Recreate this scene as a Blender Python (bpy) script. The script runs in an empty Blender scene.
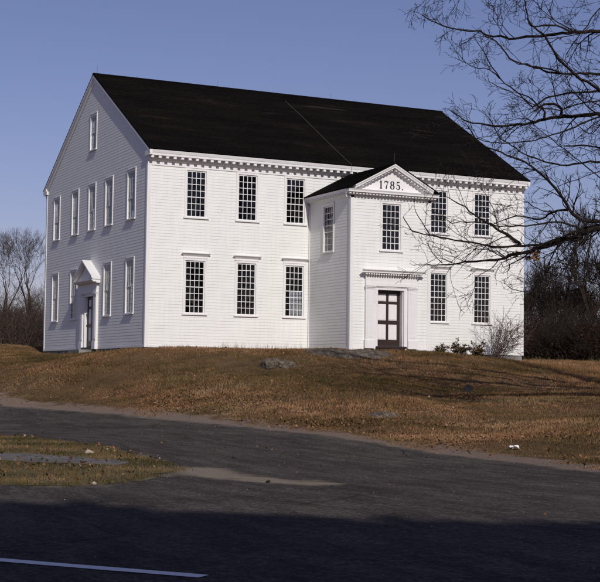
import bpy, bmesh, math, random
import numpy as np
from mathutils import Vector, Matrix
from mathutils.geometry import delaunay_2d_cdt
R = math.radians
random.seed(11); rng = np.random.default_rng(11)
scene = bpy.context.scene; col = scene.collection

# ------------------------------------------------------------------ camera
FPX = 1426.1; CAM = Vector((-19.808, -55.231, -1.246)); YAW, PITCH, ROLL = 0.4523, 0.0618, 0.0131
def cam_axes():
    F = Vector((math.sin(YAW)*math.cos(PITCH), math.cos(YAW)*math.cos(PITCH), math.sin(PITCH)))
    r = F.cross(Vector((0, 0, 1))).normalized(); u = r.cross(F)
    return math.cos(ROLL)*r + math.sin(ROLL)*u, -math.sin(ROLL)*r + math.cos(ROLL)*u, F
AR, AU, AF = cam_axes()
cd = bpy.data.cameras.new('camera'); cam = bpy.data.objects.new('camera', cd); col.objects.link(cam)
cd.sensor_width = 36; cd.sensor_fit = 'HORIZONTAL'; cd.lens = FPX/600*36; cd.clip_end = 3000; cd.clip_start = .1
M = Matrix((AR, AU, -AF)).transposed().to_4x4(); M.translation = CAM; cam.matrix_world = M
scene.camera = cam

# ------------------------------------------------------------------ light
SUN_EL, SUN_AZ = 33.0, 7.0        # azimuth: degrees from -Y towards -X
S = Vector((-math.sin(R(SUN_AZ))*math.cos(R(SUN_EL)), -math.cos(R(SUN_AZ))*math.cos(R(SUN_EL)), math.sin(R(SUN_EL))))
sl = bpy.data.lights.new('sun', 'SUN'); sl.energy = 3.1; sl.angle = R(.5); sl.color = (1, .955, .88)
so = bpy.data.objects.new('sun', sl); so.rotation_euler = S.to_track_quat('Z', 'Y').to_euler(); so.location = (-20, -60, 60); col.objects.link(so)
w = bpy.data.worlds.new('World'); scene.world = w; w.use_nodes = True
nt = w.node_tree; nt.nodes.clear()
sky = nt.nodes.new('ShaderNodeTexSky'); sky.sky_type = 'NISHITA'; sky.sun_disc = False
sky.sun_elevation = R(SUN_EL); sky.sun_rotation = R(180+SUN_AZ); sky.altitude = 20; sky.air_density = 1.0; sky.dust_density = .6; sky.ozone_density = 2.6
tint = nt.nodes.new('ShaderNodeMix'); tint.data_type = 'RGBA'; tint.blend_type = 'MULTIPLY'; tint.inputs[0].default_value = 1
tint.inputs[7].default_value = (1.02, .835, 1.03, 1)
bg = nt.nodes.new('ShaderNodeBackground'); bg.inputs[1].default_value = .070
ow = nt.nodes.new('ShaderNodeOutputWorld')
nt.links.new(sky.outputs[0], tint.inputs[6]); nt.links.new(tint.outputs[2], bg.inputs[0]); nt.links.new(bg.outputs[0], ow.inputs[0])
scene.view_settings.view_transform = 'Standard'; scene.view_settings.look = 'None'
scene.view_settings.exposure = 0; scene.view_settings.gamma = 1; scene.view_settings.use_curve_mapping = False

# ------------------------------------------------------------------ helpers
def tag(o, label=None, cat=None, group=None, kind=None):
    if label: o['label'] = label
    if cat: o['category'] = cat
    if group: o['group'] = group
    if kind: o['kind'] = kind
    return o
class MB:
    def __init__(s): s.v = []; s.f = []; s.n = 0; s.att = []
    def add(s, vs, fs, a=0.):
        s.v.extend(vs); n = s.n; s.f.extend([tuple(i+n for i in f) for f in fs]); s.n += len(vs); s.att.extend([a]*len(vs))
    def hexa(s, p, a=0.): s.add(p, [(0,1,2,3),(7,6,5,4),(0,4,5,1),(1,5,6,2),(2,6,7,3),(3,7,4,0)], a)
    def box(s, F, u0, u1, n0, n1, z0, z1, a=0.):
        s.hexa([F(u0,n0,z0),F(u1,n0,z0),F(u1,n1,z0),F(u0,n1,z0),F(u0,n0,z1),F(u1,n0,z1),F(u1,n1,z1),F(u0,n1,z1)], a)
    def prism(s, F, prof, u0, u1, zf=None):      # profile of (n, z), swept along u; zf(u) is added to z
        zf = zf or (lambda u: 0.); k = len(prof)
        vs = [F(u0, n, z+zf(u0)) for n, z in prof]+[F(u1, n, z+zf(u1)) for n, z in prof]
        s.add(vs, [tuple(range(k)), tuple(range(2*k-1, k-1, -1))]+[(i, (i+1) % k, k+(i+1) % k, k+i) for i in range(k)])
    def tube(s, pts, rad, sides=5, a=0.):
        pts = [Vector(p) for p in pts]; n = len(pts)
        t0 = (pts[1]-pts[0]).normalized(); x = t0.orthogonal().normalized(); vs = []
        for i in range(n):
            t = (pts[min(i+1, n-1)]-pts[max(i-1, 0)])
            if t.length < 1e-7: t = t0
            t.normalize(); x = (x-t*x.dot(t))
            x = x.normalized() if x.length > 1e-6 else t.orthogonal().normalized(); y = t.cross(x)
            for k in range(sides):
                c = 2*math.pi*k/sides; vs.append(pts[i]+(x*math.cos(c)+y*math.sin(c))*rad[i])
        fs = [(i*sides+k, i*sides+(k+1) % sides, (i+1)*sides+(k+1) % sides, (i+1)*sides+k) for i in range(n-1) for k in range(sides)]
        fs += [tuple(range(sides-1, -1, -1)), tuple((n-1)*sides+k for k in range(sides))]
        s.add(vs, fs, a)
    def mesh(s, name, mat, smooth=False, fix=False):
        me = bpy.data.meshes.new(name); me.from_pydata([tuple(v) for v in s.v], [], s.f); me.materials.append(mat)
        if any(s.att):
            at = me.attributes.new('var', 'FLOAT', 'POINT'); at.data.foreach_set('value', s.att)
        if fix:
            bm = bmesh.new(); bm.from_mesh(me); bmesh.ops.recalc_face_normals(bm, faces=bm.faces); bm.to_mesh(me); bm.free()
        if smooth: me.polygons.foreach_set('use_smooth', [True]*len(me.polygons))
        me.update(); return me
    def obj(s, name, mat, parent=None, **k):
        o = bpy.data.objects.new(name, s.mesh(name, mat, **k)); col.objects.link(o)
        if parent: o.parent = parent
        return o
def empty(name, loc=(0, 0, 0)):
    o = bpy.data.objects.new(name, None); o.location = loc; o.empty_display_size = .3; col.objects.link(o); return o
def copy_tree(o, parent=None):
    c = o.copy(); col.objects.link(c); c.parent = parent
    for ch in list(o.children): copy_tree(ch, c)
    return c
def frame(O, U, N, Z):
    O, U, N, Z = map(Vector, (O, U, N, Z)); return lambda u, n, z: O+U*u+N*n+Z*z
LOCAL = lambda u, n, z: Vector((u, n, z))

# ------------------------------------------------------------------ materials
def lin(c): return tuple(c)+(1,)
def new_mat(name, rough=.6, spec=.5):
    m = bpy.data.materials.new(name); m.use_nodes = True; t = m.node_tree; b = t.nodes['Principled BSDF']
    b.inputs['Roughness'].default_value = rough; b.inputs['Specular IOR Level'].default_value = spec
    return m, t, b
def noise(t, scale, detail=6, rough=.6, vec=None, stretch=None, dist=0.):
    n = t.nodes.new('ShaderNodeTexNoise'); n.inputs['Scale'].default_value = scale; n.inputs['Detail'].default_value = detail
    n.inputs['Roughness'].default_value = rough; n.inputs['Distortion'].default_value = dist
    g = t.nodes.new('ShaderNodeNewGeometry'); src = g.outputs['Position']
    if vec == 'obj': src = t.nodes.new('ShaderNodeTexCoord').outputs['Object']
    if stretch:
        mp = t.nodes.new('ShaderNodeMapping'); mp.inputs['Scale'].default_value = stretch; t.links.new(src, mp.inputs[0]); src = mp.outputs[0]
    t.links.new(src, n.inputs['Vector']); return n.outputs['Fac']
def ramp(t, fac, stops):
    r = t.nodes.new('ShaderNodeValToRGB'); e = r.color_ramp.elements
    while len(e) < len(stops): e.new(.5)
    for x, (p, c) in zip(e, stops): x.position = p; x.color = lin(c) if hasattr(c, '__len__') else (c, c, c, 1)
    t.links.new(fac, r.inputs[0]); return r.outputs[0]
def mix(t, f, a, b, mode='MIX'):
    m = t.nodes.new('ShaderNodeMix'); m.data_type = 'RGBA'; m.blend_type = mode
    for s, v in ((0, f), (6, a), (7, b)):
        if hasattr(v, 'links'): t.links.new(v, m.inputs[s])
        else: m.inputs[s].default_value = v if s == 0 else lin(v)
    return m.outputs[2]
def math_(t, op, a, b=0., clamp=False):
    m = t.nodes.new('ShaderNodeMath'); m.operation = op; m.use_clamp = clamp
    for s, v in ((0, a), (1, b)):
        if hasattr(v, 'links'): t.links.new(v, m.inputs[s])
        else: m.inputs[s].default_value = v
    return m.outputs[0]
def attr(t, name):
    a = t.nodes.new('ShaderNodeAttribute'); a.attribute_name = name; return a.outputs['Fac']
def bump(t, b, h, strength, dist=.01):
    n = t.nodes.new('ShaderNodeBump'); n.inputs['Strength'].default_value = strength; n.inputs['Distance'].default_value = dist
    t.links.new(h, n.inputs['Height']); t.links.new(n.outputs[0], b.inputs['Normal'])
def simple(name, c, rough=.6, var=.15, scale=8, spec=.5, bmp=0., vec=None, stretch=None):
    m, t, b = new_mat(name, rough, spec); n = noise(t, scale, vec=vec, stretch=stretch)
    c1 = tuple(x*(1-var) for x in c); c2 = tuple(min(1, x*(1+var)) for x in c)
    t.links.new(ramp(t, n, [(.3, c1), (.7, c2)]), b.inputs['Base Color'])
    if bmp: bump(t, b, n, bmp)
    return m
def make_paint(name, c):
    m, t, b = new_mat(name, .55, .3)
    big = ramp(t, noise(t, .5, 5), [(.3, tuple(x*.965 for x in c)), (.7, c)])
    streak = ramp(t, noise(t, 1, 6, .7, stretch=(9, 9, .7)), [(.35, (.94, .935, .925)), (.6, (1, 1, 1))])
    brd = ramp(t, noise(t, 1, 3, .6, stretch=(.6, .6, 8)), [(.3, (.96, .96, .955)), (.65, (1, 1, 1))])
    spots = ramp(t, noise(t, 7, 3, .5), [(.24, (.70, .66, .62)), (.29, (1, 1, 1))])
    c_ = mix(t, 1., mix(t, 1., mix(t, 1., big, streak, 'MULTIPLY'), brd, 'MULTIPLY'), spots, 'MULTIPLY')
    t.links.new(c_, b.inputs['Base Color']); bump(t, b, noise(t, 40, 4), .15, .004); return m
paint = make_paint('white_clapboard_paint', (.83, .825, .80)); trim = make_paint('white_trim_paint', (.82, .805, .80))
# roof shingles
m, t, b = new_mat('roof_shingles', .95, .05)
patch = ramp(t, noise(t, 1, 6, .65, stretch=(.28, .9, .9)), [(.42, (.006, .0053, .005)), (.60, (.0095, .008, .007)), (.70, (.020, .0145, .011))])
fine = ramp(t, noise(t, 1, 4, .7, stretch=(7, 5, 8)), [(.3, (.6, .6, .6)), (.7, (1.35, 1.3, 1.25))])
strk = ramp(t, noise(t, 1, 3, .5, stretch=(.22, 2.4, 2.4)), [(.70, (0, 0, 0)), (.78, (.03, .03, .03))])
t.links.new(mix(t, 1., mix(t, 1., patch, fine, 'MULTIPLY'), strk, 'ADD'), b.inputs['Base Color']); roof_m = m
door_dark = simple('dark_brown_door_paint', (.028, .014, .009), .45)
door_pale = simple('pale_door_panel_paint', (.80, .77, .76), .5, .04)
digit_m = simple('black_numeral_paint', (.012, .011, .012), .6)
iron = simple('dark_iron', (.03, .03, .03), .5); cable_m = simple('weathered_cable', (.17, .14, .125), .5)
inside_m = simple('unpainted_interior_wood', (.15, .11, .08), .7, .25, 3)
stone_m = simple('granite_foundation', (.20, .19, .18), .85, .35, 3, bmp=.5)
rock_m, t, b = new_mat('lichened_rock', .9, .2)
t.links.new(ramp(t, noise(t, 6, 8, .7), [(.34, (.032, .026, .020)), (.5, (.11, .088, .068)), (.7, (.24, .195, .15))]), b.inputs['Base Color']); bump(t, b, noise(t, 9, 8, .7), .8, .05)
darkrock_m, t, b = new_mat('dark_bedrock', .9, .2)
t.links.new(ramp(t, noise(t, 5, 8, .7), [(.35, (.013, .011, .009)), (.6, (.05, .040, .031)), (.75, (.11, .088, .068))]), b.inputs['Base Color']); bump(t, b, noise(t, 8, 8, .7), .8, .05)
# glass: dark see-through panes with a weak reflection
def make_glass():
    m = bpy.data.materials.new('old_window_glass'); m.use_nodes = True; t = m.node_tree; t.nodes.clear()
    o = t.nodes.new('ShaderNodeOutputMaterial'); mx = t.nodes.new('ShaderNodeMixShader'); tr = t.nodes.new('ShaderNodeBsdfTransparent')
    gl = t.nodes.new('ShaderNodeBsdfGlossy'); fr = t.nodes.new('ShaderNodeFresnel'); fr.inputs[0].default_value = 1.55
    gl.inputs['Roughness'].default_value = .04; tr.inputs[0].default_value = (.80, .80, .78, 1)
    bp = t.nodes.new('ShaderNodeBump'); bp.inputs['Strength'].default_value = .25; bp.inputs['Distance'].default_value = .02
    n = noise(t, 2.6, 2, .5); t.links.new(n, bp.inputs['Height']); t.links.new(bp.outputs[0], gl.inputs['Normal']); t.links.new(bp.outputs[0], fr.inputs['Normal'])
    f2 = math_(t, 'MULTIPLY', fr.outputs[0], 1.1, True)
    t.links.new(f2, mx.inputs[0]); t.links.new(tr.outputs[0], mx.inputs[1]); t.links.new(gl.outputs[0], mx.inputs[2]); t.links.new(mx.outputs[0], o.inputs[0]); return m
glass = make_glass()
# bark
def bark(name, c1, c2, scale=14):
    m, t, b = new_mat(name, .9, .15); n = noise(t, scale, 6, .7, vec='obj', stretch=(1, 1, .25))
    t.links.new(ramp(t, n, [(.3, c1), (.7, c2)]), b.inputs['Base Color']); bump(t, b, n, .7, .02); return m
oak_m = bark('oak_bark', (.008, .0065, .006), (.030, .021, .017)); wood_m = bark('grey_bark', (.035, .026, .021), (.085, .062, .05))
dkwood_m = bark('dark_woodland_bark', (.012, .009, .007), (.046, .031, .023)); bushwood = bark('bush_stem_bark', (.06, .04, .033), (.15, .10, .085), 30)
# foliage / grass with a per-blade variation attribute
def leafy(name, stops, patchy=None):
    m, t, b = new_mat(name, .8, .15); c = ramp(t, attr(t, 'var'), stops)
    if patchy: c = mix(t, 1., c, ramp(t, noise(t, patchy[0], 5, .65), patchy[1]), 'MULTIPLY')
    t.links.new(c, b.inputs['Base Color']); return m
grass_m = leafy('dry_autumn_grass', [(0, (.055, .044, .016)), (.3, (.128, .090, .036)), (.65, (.225, .132, .068)), (1, (.34, .235, .135))],
                (.3, [(.36, (.62, .66, .52)), (.47, (.92, .85, .78)), (.62, (1.2, 1.0, .96))]))
verge_m = leafy('green_brown_verge_grass', [(0, (.05, .045, .013)), (.5, (.13, .092, .035)), (1, (.25, .165, .08))], (.8, [(.35, (.7, .7, .7)), (.65, (1.1, 1.05, 1))]))
leaf_m = leafy('fallen_oak_leaves', [(0, (.045, .024, .012)), (.5, (.15, .075, .034)), (.88, (.25, .135, .07)), (1, (.36, .24, .15))])
stemleaf_m = leafy('withered_shrub_leaves', [(0, (.02, .017, .010)), (.6, (.07, .045, .022)), (1, (.16, .10, .05))])
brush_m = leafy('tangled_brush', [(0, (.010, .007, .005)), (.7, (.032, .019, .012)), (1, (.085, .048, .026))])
needle_m = leafy('pine_needles', [(0, (.015, .03, .012)), (1, (.04, .07, .025))])
straw_m = leafy('straw_stems', [(0, (.14, .10, .05)), (1, (.36, .28, .17))])

# ------------------------------------------------------------------ terrain
def unproj(px, py, d): return CAM+AF*d+AR*((px-300)*d/FPX)-AU*((py-291)*d/FPX)
CP = [unproj(*c) for c in [
    (6,406,50),(80,411.5,46),(150,418,43),(225,425,39.5),(300,433,36),(375,443,33.5),(450,455,31),(520,463,28.4),(593,472,26),
    (6,437,30.5),(100,448,28),(180,465,24.4),(6,488,19.6),(120,486,20.4),(300,470,25.5),(450,480,23.5),
    (6,563,12.15),(150,574,11.6),(300,520,16),(593,540,14.4),(20,372,60),(20,347.5,73),
    (150,385,51.5),(230,392,48),(300,400,44.5),(300,380,49.5),(375,385,49),(450,420,41),(450,390,51),(520,400,48),(593,430,36),(593,400,47),(593,375,61),(593,362,72)]]
CP += [Vector(c) for c in [(0,0,-.02),(2.5,-.1,0),(5,-.1,0),(7.4,-.1,.0),(7.4,-4,.0),(9.3,-4,.05),(11.2,-4,-.02),(11.5,-.2,-.02),(14,-.1,-.03),(16,-.1,-.1),(18.6,-.1,-.34),(0,7.5,-.12),(0,15,-.14),
    (9,15,-.3),(18.6,15,-.5),(9,7,-.35),(9.5,-5.2,-.15),(-4,14,-.15),(-4,4,-.6),(24,0,-.5),(30,12,-.5),(-8,30,.35),(20,40,0),(-25,40,.3),(45,10,-1),(60,60,-.5),(-60,60,0),(0,110,1.2),(-60,0,-1.6),(70,-30,-2.2),
    (-30,-45,-2.85),(-20,-55,-2.87),(0,-60,-2.9),(-20,-90,-2.9),(-60,-60,-2.8),(60,-80,-2.9),(0,-120,-2.9),(-110,-10,-2),(120,0,-1.5),(20,-45,-2.9)]]
X = np.array([[p.x, p.y] for p in CP]); Zc = np.array([p.z for p in CP])
def tpsk(d2): return .5*d2*np.log(np.maximum(d2, 1e-9))
nC = len(X); D2 = ((X[:, None]-X[None])**2).sum(-1)
A = np.zeros((nC+3, nC+3)); A[:nC, :nC] = tpsk(D2)+np.eye(nC)*2.; A[:nC, nC] = 1; A[:nC, nC+1:] = X; A[nC, :nC] = 1; A[nC+1:, :nC] = X.T
SOL = np.linalg.solve(A, np.concatenate([Zc, np.zeros(3)]))
def tps(x, y):
    P = np.stack([np.ravel(x), np.ravel(y)], 1).astype(float); r = np.linalg.norm(P-[0, -10], axis=1)
    k = np.where(r > 105, 105/np.maximum(r, 1), 1)[:, None]; P = (P-[0, -10])*k+[0, -10]
    out = np.empty(len(P))
    for i in range(0, len(P), 20000):
        q = P[i:i+20000]; out[i:i+20000] = tpsk(((q[:, None]-X[None])**2).sum(-1))@SOL[:nC]+SOL[nC]+q@SOL[nC+1:]
    return out
def ground_hit(px, py, hf=tps):      # where the line of sight through a photo pixel meets the ground
    d = (AF+AR*((px-300)/FPX)-AU*((py-291)/FPX)); ts = np.arange(9, 130, .1)
    pts = np.array(CAM)[None]+ts[:, None]*np.array(d)[None]; h = hf(pts[:, 0], pts[:, 1]); k = np.nonzero(pts[:, 2] < h)[0]
    i = k[0] if len(k) else len(ts)-1; return Vector(pts[i])
def G(pts): return [tuple(ground_hit(*p)[:2]) for p in pts]
far_edge = G([(6,406),(43,408.5),(80,411.5),(115,414),(150,418),(190,422),(225,425),(262,429),(300,433),(338,438),(375,443),(412,449),(450,455),(485,459),(520,463),(557,467.5),(593,472)])
dl = Vector(far_edge[0])-Vector(far_edge[4]); dl.normalize(); dr = Vector((.55, -.835))
L0 = Vector(far_edge[0])+dl*45; R0 = Vector(far_edge[-1])+dr*9
road_poly = [tuple(L0)]+far_edge+[tuple(R0), (R0.x+60, R0.y-12), (R0.x+62, R0.y-32), (-75, -62), (-75, -38)]
vt = G([(6,437),(40,439.5),(70,443),(95,446),(120,452),(145,459),(165,464),(184,470),(172,474),(150,478),(130,483),(105,487),(70,487.5),(40,488),(6,487)])
va = Vector(vt[0]); vb = Vector(vt[-1])
verge_poly = vt+[tuple(vb+Vector((-14, 5.0))), tuple(va+dl*0+Vector((-18, 9)))]
path_poly = G([(6,455),(50,456.5),(90,459.5),(118,461.5),(131,464),(118,467.5),(80,465.5),(40,464),(6,462.5)])
pa = Vector(path_poly[0]); pb = Vector(path_poly[-1]); path_poly += [tuple(pb+Vector((-13, 5.7))), tuple(pa+Vector((-15, 6.6)))]
# the road's own left end: the verge fills the wedge between the two roads
def seg_dist(P, poly, closed=True):
    P = np.asarray(P, float); n = len(poly); best = np.full(len(P), 1e9); ins = np.zeros(len(P), bool)
    for i in range(n if closed else n-1):
        a = np.array(poly[i], float); b = np.array(poly[(i+1) % n], float); ab = b-a
        tt = np.clip(((P-a)@ab)/max(ab@ab, 1e-12), 0, 1); d = np.linalg.norm(P-(a+tt[:, None]*ab), axis=1); best = np.minimum(best, d)
        if closed:
            c = ((a[1] > P[:, 1]) != (b[1] > P[:, 1])); xx = (b[0]-a[0])*(P[:, 1]-a[1])/(b[1]-a[1]+1e-12)+a[0]; ins ^= c & (P[:, 0] < xx)
    return np.where(ins, -best, best)
# value noise for lumps
NG = rng.random((128, 128))
def vnoise(x, y, s):
    x = np.asarray(x)/s+500.3; y = np.asarray(y)/s+500.7; xi = np.floor(x).astype(int); yi = np.floor(y).astype(int); fx = x-xi; fy = y-yi
    fx = fx*fx*(3-2*fx); fy = fy*fy*(3-2*fy); g = lambda a, b: NG[a % 128, b % 128]
    return (g(xi, yi)*(1-fx)+g(xi+1, yi)*fx)*(1-fy)+(g(xi, yi+1)*(1-fx)+g(xi+1, yi+1)*fx)*fy-.5
def H(x, y):
    x = np.ravel(np.asarray(x, float)); y = np.ravel(np.asarray(y, float)); h = tps(x, y)
    d = seg_dist(np.stack([x, y], 1), road_poly); m = np.clip((d-.2)/2.5, 0, 1)
    hd = np.maximum(np.maximum(-x, x-18.6), np.maximum(-y-3.9, y-15)); m2 = np.clip(hd/1.5, .12, 1)
    return h+m*m2*(vnoise(x, y, 3.1)*.22+vnoise(x, y, 1.1)*.10+vnoise(x, y, .45)*.045)-m*.02
def H1(x, y): return float(H([x], [y])[0])
def axis(lo, hi, step, far):
    c = list(np.arange(lo, hi+step/2, step)); s = step; up = []; v = hi
    while v < far: s *= 1.22; v += s; up.append(v)
    s = step; dn = []; v = lo
    while v > -far: s *= 1.22; v -= s; dn.append(v)
    return np.array(dn[::-1]+c+up)
gx = axis(-24, 24, .26, 900); gy = axis(-46, 18, .26, 900); GX, GY = np.meshgrid(gx, gy, indexing='ij'); nx, ny = GX.shape
gz = H(GX, GY)
P2 = np.stack([GX.ravel(), GY.ravel()], 1); rd = seg_dist(P2, road_poly)
gz = gz-np.where(rd < -.6, .10, 0)
idx = np.arange(nx*ny).reshape(nx, ny); q = np.stack([idx[:-1, :-1], idx[1:, :-1], idx[1:, 1:], idx[:-1, 1:]], -1).reshape(-1, 4)
me = bpy.data.meshes.new('ground'); me.vertices.add(nx*ny); me.vertices.foreach_set('co', np.stack([P2[:, 0], P2[:, 1], gz], 1).ravel())
me.loops.add(q.size); me.loops.foreach_set('vertex_index', q.ravel().astype(np.int32)); me.polygons.add(len(q)); me.polygons.foreach_set('loop_start', np.arange(0, q.size, 4, dtype=np.int32))
me.update(calc_edges=True); me.polygons.foreach_set('use_smooth', [True]*len(q))
fe = seg_dist(P2, [tuple(L0)]+far_edge+[tuple(R0)], closed=False)
at = me.attributes.new('shoulder', 'FLOAT', 'POINT'); at.data.foreach_set('value', np.clip(1-fe/2.3, 0, 1).astype(np.float32))
m, t, b = new_mat('dry_lawn_soil', .95, .1)
n1 = noise(t, .22, 5, .65); n2 = noise(t, 1.7, 6, .7); n3 = noise(t, 18, 6, .8)
c = ramp(t, n1, [(.34, (.070, .058, .024)), (.46, (.135, .085, .042)), (.64, (.19, .112, .062))])
c = mix(t, .55, c, ramp(t, n2, [(.3, (.04, .028, .013)), (.5, (.10, .065, .030)), (.7, (.17, .11, .06))]))
c = mix(t, .8, c, ramp(t, n3, [(.3, (.45, .45, .45)), (.7, (1.4, 1.35, 1.3))]), 'MULTIPLY')
sh = math_(t, 'ADD', attr(t, 'shoulder'), math_(t, 'MULTIPLY', math_(t, 'SUBTRACT', noise(t, 1.2, 6, .7), .5), 1.6)); shm = ramp(t, sh, [(.45, 0.), (.62, 1.)])
t.links.new(mix(t, shm, c, ramp(t, n3, [(.3, (.15, .108, .082)), (.7, (.31, .23, .18))])), b.inputs['Base Color']); bump(t, b, n3, .9, .04)
me.materials.append(m); g_o = bpy.data.objects.new('ground', me); col.objects.link(g_o); tag(g_o, kind='structure')

def sheet(name, poly, lift, mat, step=.5, rag=.0, attrs=None, hf=tps, sub=.4):
    pts = []
    for i in range(len(poly)):
        a = Vector(poly[i]); b2 = Vector(poly[(i+1) % len(poly)]); k = max(1, min(160, int((b2-a).length/sub))); nr = Vector((-(b2-a).y, (b2-a).x)).normalized()
        for j in range(k):
            p = a.lerp(b2, j/k); w_ = rag*(vnoise(p.x, p.y, .9)*1.4+vnoise(p.x, p.y, .35)*.9); pts.append(Vector((p.x+nr.x*float(w_), p.y+nr.y*float(w_))))
    nb = len(pts); xs = [p.x for p in pts]; ys = [p.y for p in pts]
    ax = np.arange(min(xs), max(xs), step); ay = np.arange(min(ys), max(ys), step); Q = np.stack(np.meshgrid(ax, ay), -1).reshape(-1, 2)+rng.random((len(ax)*len(ay), 2))*.02
    dd = seg_dist(Q, [tuple(p) for p in pts]); Q = Q[dd < -step*.4]
    vs = pts+[Vector((float(a), float(b_))) for a, b_ in Q]
    v2, _, f2, _, _, _ = delaunay_2d_cdt(vs, [], [list(range(nb))], 1, 1e-5)
    V = np.array([(v.x, v.y) for v in v2]); Z = hf(V[:, 0], V[:, 1])+lift
    me = bpy.data.meshes.new(name); me.from_pydata([(a[0], a[1], z) for a, z in zip(V, Z)], [], f2); me.materials.append(mat)
    for k, fn in (attrs or {}).items():
        at = me.attributes.new(k, 'FLOAT', 'POINT'); at.data.foreach_set('value', fn(V).astype(np.float32))
    bm = bmesh.new(); bm.from_mesh(me); bmesh.ops.recalc_face_normals(bm, faces=bm.faces)
    if sum(f.normal.z for f in bm.faces) < 0: bmesh.ops.reverse_faces(bm, faces=bm.faces)
    bm.to_mesh(me); bm.free(); me.polygons.foreach_set('use_smooth', [True]*len(me.polygons))
    o = bpy.data.objects.new(name, me); col.objects.link(o); return o
m, t, b = new_mat('worn_asphalt', .95, .06)
n1 = noise(t, 20, 5, .9); n2 = noise(t, .35, 6, .65); n3 = noise(t, 1, 5, .7, stretch=(2.2, .5, 1)); n4 = noise(t, 5, 6, .8)
c = mix(t, 1., ramp(t, n2, [(.3, (.053, .047, .044)), (.7, (.088, .076, .069))]), ramp(t, n1, [(.36, (.45, .45, .45)), (.52, (1, 1, 1)), (.66, (2.4, 2.3, 2.2))]), 'MULTIPLY')
c = mix(t, .8, c, ramp(t, n4, [(.32, (.55, .55, .55)), (.68, (1.4, 1.38, 1.35))]), 'MULTIPLY')
c = mix(t, .7, c, ramp(t, n3, [(.38, (.55, .55, .55)), (.62, (1.25, 1.23, 1.2))]), 'MULTIPLY')
vo = t.nodes.new('ShaderNodeTexVoronoi'); vo.feature = 'DISTANCE_TO_EDGE'; vo.inputs['Scale'].default_value = .42; vo.inputs['Randomness'].default_value = 1
gm = t.nodes.new('ShaderNodeNewGeometry'); nd = t.nodes.new('ShaderNodeTexNoise'); nd.inputs['Scale'].default_value = 1.3; nd.inputs['Detail'].default_value = 6; t.links.new(gm.outputs['Position'], nd.inputs['Vector'])
t.links.new(mix(t, .35, gm.outputs['Position'], nd.outputs['Color'], 'ADD'), vo.inputs['Vector'])
crk = math_(t, 'MULTIPLY', ramp(t, vo.outputs['Distance'], [(.004, 1.), (.014, 0.)]), ramp(t, noise(t, .3, 3), [(.5, 0.), (.62, 1.)]))
c = mix(t, math_(t, 'MULTIPLY', crk, .7), c, (.012, .012, .012))
sd = math_(t, 'ADD', attr(t, 'sand'), math_(t, 'MULTIPLY', math_(t, 'SUBTRACT', noise(t, 2.2, 8, .75), .5), 1.3))
c = mix(t, ramp(t, sd, [(.40, 0.), (.85, .9)]), c, ramp(t, n1, [(.3, (.15, .12, .092)), (.7, (.33, .27, .205))]))
t.links.new(c, b.inputs['Base Color']); bump(t, b, n1, .8, .012); asphalt = m
sandp = G([(178,471),(200,467),(225,469),(255,477),(300,481),(345,484),(335,487),(290,486),(240,482),(200,479),(180,476)])
def sandf(V):
    a = np.clip(.55-seg_dist(V, sandp)/.55, 0, .95); e = np.clip(.72-np.abs(seg_dist(V, far_edge, closed=False))/.95, 0, 1); v = np.clip(.66-np.abs(seg_dist(V, verge_poly))/.45, 0, 1)
    return np.maximum(np.maximum(a, e), v)
road = tag(sheet('road', road_poly, .012, asphalt, .45, .16, {'sand': sandf}), kind='structure')
verge_soil = simple('verge_soil', (.10, .078, .036), .95, .4, 6, bmp=.8)
verge = tag(sheet('verge', verge_poly, .016, verge_soil, .4, .34, sub=.12), kind='structure')
path = tag(sheet('path', path_poly, .024, simple('pale_path_surface', (.115, .100, .09), .95, .5, 5, bmp=.9), .5, .22, sub=.15), kind='structure')
l0, l1 = [Vector(p) for p in G([(6, 563.2), (150, 574.6)])]; dv = (l1-l0).normalized(); nv = Vector((-dv.y, dv.x))*.085
a = l0-dv*12; b_ = l1+dv*.5; lm, t, b = new_mat('worn_white_road_paint', .6, .4)
t.links.new(ramp(t, noise(t, 30, 6, .8), [(.30, (.3, .29, .28)), (.42, (.78, .77, .75))]), b.inputs['Base Color'])
tag(sheet('road_line', [tuple(a-nv), tuple(b_-nv), tuple(b_+nv), tuple(a+nv)], .018, lm, 2., .012, sub=.3), kind='structure')

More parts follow.
